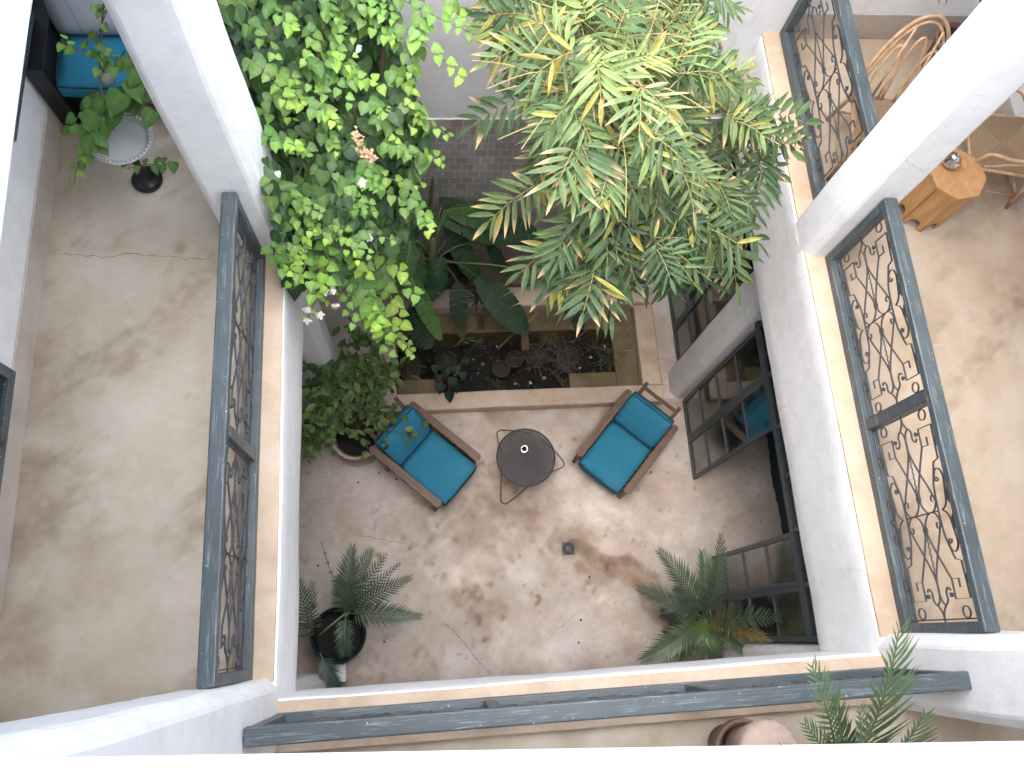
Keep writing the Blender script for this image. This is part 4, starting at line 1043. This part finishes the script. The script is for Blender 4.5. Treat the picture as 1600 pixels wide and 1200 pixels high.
# ------------------------------------------------------------------ banana plant
def banana_leaf(p0, p1, W, droop, col, seed, tilt=0, n=22):
    mb = MB(); rr = random.Random(seed); ax = (p1 - p0); L = ax.length; d = ax.normalized()
    side = d.cross(Vector((0, 0, 1))); side = side.normalized() if side.length > .1 else Vector((1, 0, 0))
    up = side.cross(d); side = (side * math.cos(tilt) + up * math.sin(tilt)).normalized(); up = side.cross(d).normalized()
    mid = [p0.lerp(p1, k / n) + Vector((0, 0, droop * L * (math.sin(math.pi * k / n * .9)))) for k in range(n + 1)]
    mb.tube(mid, [.012 * (1 - .75 * k / n) for k in range(n + 1)], 6, col=tuple(c * 1.9 for c in col))
    for s_ in (1, -1):
        sag = .15; k = 0
        while k < n:
            ln = rr.choice([1, 2, 3, 4]); k2 = min(n, k + ln); sag += rr.uniform(-.14, .14); sag = max(.0, min(.6, sag))
            vs = []; fs = []
            for kk in range(k, k2 + 1):
                t = kk / n; w_ = W / 2 * (max(0, math.sin(math.pi * min(1, t * .93 + .06))) ** .55)
                gap = .004 if kk in (k, k2) and ln > 1 else 0
                for j, f in enumerate((0, .35, .7, 1.0)):
                    q = mid[kk] + side * s_ * w_ * f * math.cos(sag * f) - up * w_ * f * math.sin(sag * f) * 1.0 + d * (w_ * f * .25) + up * .006
                    if j == 3: q += d * rr.uniform(-.008, .008)
                    if kk == k2 and k2 < n: q -= d * gap * (j + 1) * .8
                    vs.append(q)
            for a in range(k2 - k):
                for j in range(3): i0 = a * 4 + j; fs.append((i0, i0 + 1, i0 + 5, i0 + 4))
            cc = jit(col, .12, rr); mb.add(vs, fs, cc); k = k2
    return mb
bn = Vector((at(725, 330, 1.9).x, 4.15, 0)); bn = Vector((.0, 4.0, 0))
ban = empty('banana_plant', bn, 0, 'banana plant with big torn dark leaves at the back of the planter', 'banana plant')
b = MB(); b.tube([Vector((0, 0, 0)), Vector((.02, 0, .6)), Vector((.05, .0, 1.2)), Vector((.06, .02, 1.7))], [.075, .06, .045, .03], 12); b.build('trunk', mk_simple('banana trunk', (.10, .12, .05), .6), ban, smooth=True)
DG = (.035, .085, .036); MG = (.08, .16, .045)
LV = [((690, 340, 1.7), (845, 372, 1.35), .42, .05, DG, .0), ((700, 330, 1.75), (800, 352, 1.6), .30, .04, (.045, .10, .04), .1), ((690, 350, 1.65), (655, 335, 1.6), .2, .02, MG, .2), ((650, 385, 1.5), (600, 470, 1.3), .3, .05, MG, .1), ((760, 300, 1.4), (700, 300, 1.4), .2, .02, DG, .1), ((695, 330, 1.75), (770, 320, 1.6), .20, .05, MG, .5), ((700, 350, 1.5), (745, 440, .9), .26, .05, DG, -.2), ((745, 432, 1.0), (825, 522, .8), .36, .04, (.03, .07, .032), .0),
      ((648, 380, 1.5), (640, 470, 1.2), .30, .08, (.045, .10, .03), 0), ((638, 425, 1.5), (688, 532, 1.35), .24, .0, (.10, .21, .06), .55), ((642, 375, 1.6), (630, 445, 1.5), .22, .0, (.10, .20, .06), .1), ((690, 320, 1.7), (735, 285, 1.5), .26, .02, DG, 0), ((640, 480, .8), (670, 545, .7), .30, .04, (.035, .07, .03), 0),
      ((690, 400, 1.3), (670, 470, 1.0), .28, .04, DG, .2), ((672, 330, 1.6), (676, 275, 2.3), .04, .0, MG, .3), ((715, 440, .9), (718, 510, .6), .22, .03, (.025, .05, .028), 0), ((760, 380, 1.2), (800, 430, .8), .28, .04, DG, .3), ((655, 360, 1.4), (605, 400, 1.1), .24, .05, DG, 0),
      ((900, 445, 1.2), (905, 520, .9), .20, .04, (.018, .04, .028), 0), ((650, 420, 1.4), (700, 440, 1.0), .26, .04, DG, -.3)]
for i, (a, c, W, dr_, col, tl) in enumerate(LV):
    m = banana_leaf(at(*a) - bn, at(*c) - bn, W, dr_, col, 50 + i, tl); m.build('leaf', BAN, ban, cols=True)
b = MB()
for i, (a, c, W, dr_, col, tl) in enumerate(LV):
    p = at(*a) - bn; b.tube(catmull([Vector((.05, 0, 1.2)), Vector((.05, 0, 1.3)).lerp(p, .5) + Vector((0, 0, .12)), p], 5), .011, 6)
b.build('leaf_stalk', mk_simple('leaf stalk', (.10, .15, .05), .5), ban, smooth=True)

# ------------------------------------------------------------------ pots, dry sticks and grasses in the planter
def pit_pot(px, py, r, label, wet=False):
    p = at(px, py, -.12); t = empty('nursery_pot', (p.x, p.y, -.42), 0, label, 'pot', 'small plant pots sunk in the planter')
    b = MB(); b.lathe([(r * .75, 0), (r, .26), (r + .012, .265), (r + .012, .30), (r - .004, .30), (r - .012, .24)], 26, cap1=False); b.build('pot', mk_simple('dull brown pot', (.045, .038, .03), .7), t, auto=40)
    b = MB(); b.lathe([(r - .01, .25), (r * .5, .262), (.001, .265)], 18, cap1=False, wob=.03)
    for k in range(26): a = rnd.uniform(0, 6.28); q = rnd.uniform(0, r * .85); b.lathe([(.001, 0), (.008, .004), (.001, .010)], 5, (q * math.cos(a), q * math.sin(a), .262))
    b.build('soil', mk_simple('pebbly soil', (.035, .032, .026), .9, var=.7, sc=60, bump=.6), t)
for args in ((697, 564, .115, 'nursery pot of pebbly soil beside the small fan palm in the planter'), (783, 576, .10, 'olive nursery pot nearest the front rim in the middle of the planter'), (804, 561, .10, 'nursery pot of plain soil just behind the olive pot in the planter'),
             (835, 553, .13, 'wide dark nursery pot right of the plain soil pot'), (891, 552, .145, 'widest nursery pot, under the tangle of dry stalks at the right of the planter'), (640, 578, .12, 'dark nursery pot with spiky dry grass in the left front corner of the planter')):
    pit_pot(*args)
def tuft(name, px, py, z, n, L, col, label, cat, spread=1.0, w_=.006, mat=PALM, droop=.5, g=None):
    p = at(px, py, z); t = empty(name, p, 0, label, cat, g); b = MB()
    for k in range(n):
        a = rnd.uniform(0, 6.28); e = rnd.uniform(.2, 1.2) / spread; l = L * rnd.uniform(.5, 1.1); d = Vector((math.cos(a) * math.cos(e), math.sin(a) * math.cos(e), math.sin(e)))
        o_ = Vector((rnd.gauss(0, .02), rnd.gauss(0, .02), 0)); lance_leaf(b, o_, d, Vector((0, 0, 1)), l, w_, jit(col, .25), jit((.3, .2, .1), .2), droop, rnd.choice([0, 0, 1]))
    b.build('blades', mat, t, cols=True); return t
tuft('fan_palm', 722, 530, .12, 16, .26, (.12, .20, .07), 'small bright fan palm seedling standing in the planter beside the banana leaf', 'palm', 1.3, .014, droop=.1)
tuft('grass_tuft', 640, 570, -.05, 40, .30, (.10, .10, .055), 'spiky dry grass tuft in the left front corner of the planter', 'grass')
tuft('grass_tuft', 955, 560, -.05, 50, .30, (.06, .09, .035), 'green grass tuft by the right step of the planter', 'grass')
tuft('grass_tuft', 860, 530, -.1, 60, .26, (.13, .11, .06), 'straw coloured dry tuft at the back of the planter, behind the wide pots', 'grass')
tuft('grass_tuft', 690, 545, -.1, 40, .28, (.04, .06, .03), 'dark grass tuft behind the leftmost pot in the planter', 'grass')
tuft('grass_tuft', 775, 600, -.2, 30, .2, (.05, .075, .04), 'low dark grass tuft against the front rim of the planter', 'grass')
tuft('grass_tuft', 745, 465, .45, 60, .34, (.02, .028, .02), 'dark spiky tuft on the rockery behind the planter', 'grass', 1.2, .008)
tuft('grass_tuft', 715, 432, .5, 60, .3, (.025, .03, .025), 'blackish dry tuft on top of the rockery', 'grass', 1.5, .008)
tuft('grass_tuft', 930, 545, -.1, 50, .25, (.035, .05, .03), 'dark green tuft in the right rear of the planter pit', 'grass')
t = empty('dry_stalks', at(870, 565, -.15), 0, 'tangle of grey dry stalks lying over the pots at the right of the planter', 'dry stalks'); t['kind'] = 'stuff'; b = MB()
for k in range(90):
    a = rnd.uniform(0, 6.28); q = Vector((rnd.gauss(0, .17), rnd.gauss(0, .10), rnd.uniform(0, .12))); l = rnd.uniform(.08, .34); d = Vector((math.cos(a), math.sin(a), rnd.uniform(-.1, .35)))
    b.tube(catmull([q, q + d * l * .5 + Vector((rnd.gauss(0, .03), rnd.gauss(0, .03), .03)), q + d * l], 3), rnd.uniform(.002, .0045), 4, col=None)
b.build('stalk', mk_simple('grey straw', (.12, .105, .085), .9, var=.5, sc=8), t)
t = empty('debris', at(780, 560, -.38), 0, 'dead leaves and white fallen petals scattered over the dark planter soil', 'fallen leaves'); t['kind'] = 'stuff'; b = MB()
for k in range(420):
    p = at(rnd.uniform(610, 960), rnd.uniform(535, 604), -.37)
    if p.y < 2.83: continue
    a = rnd.uniform(0, 6.28); heart_leaf(b, p - t.location, Vector((math.cos(a), math.sin(a), rnd.uniform(-.1, .5))), Vector((rnd.gauss(0, .4), rnd.gauss(0, .4), 1)), rnd.uniform(.015, .05), jit(rnd.choice([(.05, .04, .03), (.03, .03, .025), (.12, .09, .06), (.03, .05, .03), (.5, .5, .45)] if rnd.random() < .35 else [(.03, .03, .025), (.05, .045, .035)]), .3))
b.build('leaf_litter', LEAF, t, cols=True)
for (a, c, lb, rd, cm) in (((778, 545, .1), (803, 521, .35), 'short brown stick leaning up from the planter soil below the banana leaf tip', .012, (.20, .13, .08)), ((822, 508, .15), (843, 486, .3), 'pale broken stick poking up behind the banana leaf tip', .010, (.28, .20, .12)), ((895, 535, .05), (923, 510, .3), 'forked pale twig standing at the right of the planter', .006, (.30, .23, .16)),
                       ((968, 550, .1), (985, 547, .14), 'orange brown dead leaf standing at the right step of the planter', .012, (.35, .20, .07))):
    p, q = at(*a), at(*c); b = MB(); b.tube([Vector((0, 0, 0)), (q - p) * .5 + Vector((.006, .004, .01)), q - p], [rd, rd * .9, rd * .7], 7)
    o = b.build('stick', mk_simple('stick', cm, .8), None); o.location = p; tag(o, lb, 'stick')
t = empty('cut_reeds', at(752, 520, -.2), 0, 'bundle of dry tan reeds standing behind the planter pots', 'reeds'); b = MB()
for k in range(16):
    q = Vector((rnd.gauss(0, .035), rnd.gauss(0, .03), 0)); b.tube([q, q + Vector((rnd.gauss(0, .03), rnd.gauss(0, .03) + .04, rnd.uniform(.3, .65)))], .006, 5)
b.build('reed', mk_simple('tan reed', (.22, .16, .09), .8), t)
# dark heart leaves hanging over the front rim
t = empty('heart_leaf_plant', at(700, 590, .1), 0, 'dark heart leafed plant spilling over the front rim of the planter', 'plant'); b = MB(); s2_ = MB()
for (px, py, z, L) in ((690, 600, .25, .13), (702, 612, .26, .14), (708, 590, .3, .13), (686, 585, .2, .12), (715, 600, .24, .12), (697, 575, .2, .14), (712, 572, .2, .13), (680, 570, .15, .12), (722, 582, .2, .1), (752, 528, .1, .1), (728, 560, .1, .1)):
    p = at(px, py, z) - t.location; heart_leaf(b, p, Vector((rnd.uniform(-.3, .3), -1, -.35)), Vector((rnd.gauss(0, .2), -.1, 1)), L, jit((.012, .035, .022), .2)); s2_.tube([Vector((0, 0, -.4)), p * .5 + Vector((0, 0, .05)), p], .003, 4)
b.build('foliage', LEAF, t, cols=True); s2_.build('stem', STEM, t)

# ------------------------------------------------------------------ left gallery: bench, tray table, small vine
bc_ = at(150, 100, 4.5)
be = empty('bench', (-1.98, 4.04, GF), 0, 'black wooden bench with a teal seat pad in the far left corner of the gallery', 'bench')
b = MB()
# side frame facing us: front post leaning, arm going up
b.box(-.60, -.475, -.33, .38, .02, .60); b.build('side_panel', BLACKW, be, bevel=.006)
b = MB(); b.box(.545, .60, -.33, .38, .02, .62); b.build('side_panel', BLACKW, be, bevel=.006)
b = MB(); b.box(-.54, .54, -.24, .38, .12, .34); b.build('seat_base', BLACKW, be, bevel=.006)
b = MB(); b.box(-.54, .54, .33, .38, .342, .80); b.build('back_panel', BLACKW, be, bevel=.006)
b = MB(); tr, br = rounded_cushion(b, -.465, .50, -.36, .26, .345, .47, puff=.012); o = b.build('seat_pad', TEAL, be, smooth=True)
b = MB(); b.tube(tr, .005, 6, closed=True); b.build('piping', PIPING, o, smooth=True)
pw = MB(); m = Matrix.Translation((.03, .07, .50)) @ Matrix.Rotation(R(68), 4, 'X'); rounded_cushion(pw, -.49, .48, 0, .44, -.06, .06, m, puff=.03)
o = pw.build('back_pillow', mk_simple('pale grey canvas', (.42, .44, .48), .9, var=.06), None, smooth=True); o.location = be.location; tag(o, 'long pale grey back pillow standing on the teal bench pad', 'pillow')

fx, fy = -1.961, 3.25
tt = empty('tray_table', (fx, fy, GF), 0, 'round hammered silver tray on a black turned stand, half covered by leaves', 'side table')
b = MB(); b.lathe([(.085, 0), (.105, .01), (.108, .03), (.09, .055), (.03, .08), (.022, .2), (.03, .28), (.022, .34), (.04, .42), (.11, .46)], 30); b.build('stand', BLACKPL, tt, smooth=True)
b = MB(); b.lathe([(.11, .463), (.15, .468), (.162, .492), (.172, .496), (.196, .502), (.20, .510), (.196, .514), (.165, .502), (.155, .480), (.10, .478), (.001, .479)], 56, cap1=False)
for k in range(40): a = k * math.pi / 20; b.lathe([(.001, -.004), (.0115, 0), (.009, .009), (.001, .013)], 8, (.181 * math.cos(a), .181 * math.sin(a), .503))
o = b.build('tray', SILVER, tt, auto=50)
o = MB()
orb = empty('glass_orb', at(168, 122, 4.85), 0, 'small dull glass orb lantern hanging among the vine leaves above the teal bench pad', 'lantern')
b = MB(); b.lathe([(.001, -.045), (.025, -.038), (.043, -.015), (.045, .008), (.034, .032), (.012, .045), (.001, .046)], 20); b.build('orb', CLEAR, orb, smooth=True)
b = MB(); b.tube([(0, 0, .045), (.0, .02, .35), (.0, .05, .75)], .0015, 4); b.build('cord', IRON, orb)

st2 = MB(); lv2 = MB(); v2o = Vector((-1.75, 3.45, GF))
v2 = empty('trailing_plant', v2o, 0, 'small trailing vine with large heart leaves hanging around the silver tray table', 'climbing plant')
for (a, c, n, L0, L1, c0, c1) in (((165, 0, 5.2), (158, 110, 4.9), 7, .06, .07, Y1, Y3), ((160, 100, 4.95), (98, 55, 5.0), 7, .07, .05, Y1, Y2), ((240, 120, 4.9), (160, 80, 4.95), 8, .085, .055, Y1, Y3), ((230, 95, 5.0), (150, 100, 4.95), 8, .08, .06, Y1, Y3),
                                  ((150, 150, 4.8), (118, 200, 4.7), 7, .09, .07, Y1, Y1), ((135, 190, 4.75), (125, 285, 4.6), 9, .08, .055, Y1, Y3), ((245, 170, 4.75), (170, 150, 4.8), 7, .12, .10, Y1, Y1), ((280, 245, 4.6), (200, 270, 4.55), 7, .07, .06, Y1, Y1), ((190, 15, 5.2), (140, 10, 5.2), 4, .05, .05, Y1, Y3), ((150, 210, 4.7), (140, 260, 4.6), 5, .08, .07, Y1, Y1)):
    strand(at(*a), at(*c), n, L0, L1, c0, c1, mb=lv2, o_=v2o)
for (px, py, z, L) in ((165, 150, 4.85, .16), (190, 145, 4.9, .17), (205, 125, 4.9, .15), (150, 178, 4.8, .15), (180, 170, 4.8, .14), (140, 215, 4.75, .12), (165, 190, 4.75, .13), (215, 110, 4.95, .12), (145, 155, 4.8, .11)):
    heart_leaf(lv2, at(px, py, z) - v2o, Vector((rnd.uniform(-.7, .3), -.8, -.3)), Vector((rnd.gauss(0, .2), -.2, 1)), L, jit(Y1, .15), .2, .2)
st2.tube([p - v2o for p in catmull([Vector((-1.3, 3.3, 4.15)), at(250, 165, 4.7), at(200, 180, 4.75), at(160, 150, 4.85), at(158, 60, 5.0), at(165, -20, 5.3)], 6)], .006, 6)
lv2.build('foliage', LEAF, v2, cols=True); st2.build('stem', STEM, v2)

# ------------------------------------------------------------------ right gallery: rattan chairs, wooden stool
def rattan_chair():
    t = empty('rattan_chair', (0, 0, 0)); r1 = .014
    # local: front = -y
    def hoop(w_, h, y0, z0, lean, n=22): return [Vector((w_ * math.cos(a), y0 + lean * math.sin(a) * h, z0 + h * math.sin(a))) for a in [math.pi * k / n for k in range(n + 1)]]
    b = MB(); b.tube(hoop(.27, .66, .22, .40, .28), r1, 8); b.tube(hoop(.24, .62, .215, .40, .28), r1 * .8, 8); b.build('back_hoop', RATTAN, t, smooth=True)
    b = MB()
    for s_ in (-1, 0, 1):
        b.tube([v + Vector((s_ * .12, 0, 0)) for v in hoop(.075, .42 + (.08 if s_ == 0 else 0), .21, .42, .28, 14)], r1 * .7, 7)
    for s_ in (-.12, .12): b.tube([(s_, .21, .40), (s_ * .9, .28, .70), (s_ * .8, .36, .98)], r1 * .7, 7)
    b.build('back_spokes', RATTAN, t, smooth=True)
    for s_ in (-1, 1):
        b = MB(); b.tube(catmull([(s_ * .27, .26, .62), (s_ * .33, .10, .66), (s_ * .34, -.12, .66), (s_ * .29, -.26, .62), (s_ * .26, -.27, .42)], 6), r1 * 1.05, 8)
        b.tube(catmull([(s_ * .26, .20, .45), (s_ * .32, .02, .60), (s_ * .30, -.22, .50)], 6), r1 * .7, 7); b.build('armrest', RATTAN, t, smooth=True)
        b = MB(); b.tube([(s_ * .25, -.26, 0), (s_ * .25, -.25, .43)], r1 * 1.15, 8); b.build('leg', RATTAN, t, smooth=True)
        b = MB(); b.tube([(s_ * .26, .30, 0), (s_ * .25, .22, .43)], r1 * 1.15, 8); b.build('leg', RATTAN, t, smooth=True)
    b = MB()
    for q in ((-.25, -.25, .25, -.25), (.25, -.25, .25, .23), (.25, .23, -.25, .23), (-.25, .23, -.25, -.25)): b.tube([(q[0], q[1], .40), (q[2], q[3], .40)], r1, 8)
    for z in (.16,): b.tube([(-.25, -.25, z), (.25, -.25, z)], r1 * .7, 6); b.tube([(-.25, .26, z), (.25, .26, z)], r1 * .7, 6); b.tube([(-.25, -.25, z), (-.25, .26, z)], r1 * .7, 6); b.tube([(.25, -.25, z), (.25, .26, z)], r1 * .7, 6)
    b.build('seat_frame', RATTAN, t, smooth=True)
    b = MB(); m_ = 17                # woven seat: four triangles of parallel cord
    for k in range(m_):
        f = (k + .5) / m_ * .235
        for a in range(4):
            c, s_ = math.cos(a * math.pi / 2), math.sin(a * math.pi / 2); q = .237 - f
            P = [(-q, -.237 + f), (q, -.237 + f)]; P = [(x * c - y * s_, x * s_ + y * c) for x, y in P]
            b.tube([(P[0][0], P[0][1], .412), (P[1][0], P[1][1], .412)], .0066, 5)
    b.build('woven_seat', WOVEN, t)
    return t
rc = rattan_chair(); tag(rc, 'rattan armchair with a tall hooped back behind the short top right railing', 'armchair', 'rattan armchairs on the right gallery')
rc2 = copy_tree(rc); tag(rc2, 'rattan armchair with a woven seat at the right edge, beyond the wooden stool', 'armchair', 'rattan armchairs on the right gallery')
rc.location = (3.40, 3.40, GF); rc.rotation_euler = (0, 0, R(-12))
rc2.location = (4.27, 3.24, GF); rc2.rotation_euler = (0, 0, R(-100))

sx, sy = 3.79, 2.93
sl_ = empty('octagonal_stool', (sx, sy, GF), R(10), 'honey coloured octagonal wooden stool in front of the rattan armchair at the right', 'stool')
def octo(r, rot=22.5): return [(r * math.cos(R(rot + 45 * k)), r * math.sin(R(rot + 45 * k))) for k in range(8)]
b = MB(); b.prism(octo(.215), .47, .50); b.build('top', PINE, sl_, bevel=.006)
for k in range(8):
    a = R(45 * k + 45); r_a = .20 * math.cos(R(22.5)); hw = .20 * math.sin(R(22.5)) - .004
    c, s_ = math.cos(a), math.sin(a)
    # panel with an arched cut-out at its foot
    prof = [(-hw, .468), (-hw, 0), (-hw + .028, 0), (-hw + .030, .05)] + [(-(hw - .030) * math.cos(math.pi * j / 8), .05 + .055 * math.sin(math.pi * j / 8)) for j in range(1, 8)] + [(hw - .030, .05), (hw - .028, 0), (hw, 0), (hw, .468)]
    vs = [((r_a) * c - u * s_, (r_a) * s_ + u * c, z) for u, z in prof] + [((r_a - .016) * c - u * s_, (r_a - .016) * s_ + u * c, z) for u, z in prof]
    n = len(prof); b = MB(); b.add(vs, [tuple(range(n)), tuple(range(n, 2 * n))[::-1]] + [(i, n + i, n + (i + 1) % n, (i + 1) % n) for i in range(n)]); b.build('side_panel', PINE, sl_)
tpz = GF + .502; p_ = at(1486, 252, tpz + .03)
br_ = empty('silver_bowl', (p_.x, p_.y, tpz), 0, 'small polished silver pot with a knob on the octagonal stool', 'pot')
b = MB(); b.lathe([(.036, 0), (.055, .010), (.066, .035), (.060, .06), (.04, .075), (.043, .08), (.024, .096), (.010, .104), (.013, .115), (.001, .124)], 26, cap1=False); b.build('bowl', CHROME, br_, smooth=True)
# palm at the far right whose leaf tips enter at the top
bP = Vector((4.25, 4.25, GF))
pp = empty('potted_palm', bP, 0, 'palm on the far right gallery, only its leaf tips showing at the top edge', 'palm')
pot(pp, [(.12, 0), (.13, .02), (.17, .28), (.19, .31), (.17, .32), (.16, .28)], TERRA, .16, .28)
for (px, py, z, el) in ((1470, 2, 5.6, .4), (1440, -60, 5.7, .4), (1500, -80, 5.8, .3)): frond_to(pp, Vector((0, 0, .5)), px, py, z, el, (.07, .11, .055), .2, 26, base=bP)

t = empty('fallen_bits', (0, 0, .004), 0, 'tiny dead leaves and specks lying on the courtyard floor', 'fallen leaves'); t['kind'] = 'stuff'; b = MB()
for k in range(70):
    p = at(rnd.uniform(480, 1060), rnd.uniform(665, 1040), 0); a = rnd.uniform(0, 6.28)
    if k < 26: p = at(rnd.gauss(600, 60), rnd.gauss(720, 30), 0)
    heart_leaf(b, Vector((p.x, p.y, .004)), Vector((math.cos(a), math.sin(a), .05)), Vector((rnd.gauss(0, .2), rnd.gauss(0, .2), 1)), rnd.choice([.008, .01, .012, .03]), jit(rnd.choice([(.04, .03, .02), (.07, .05, .03), (.15, .10, .05)]), .3))
b.build('dead_leaf', LEAF, t, cols=True)
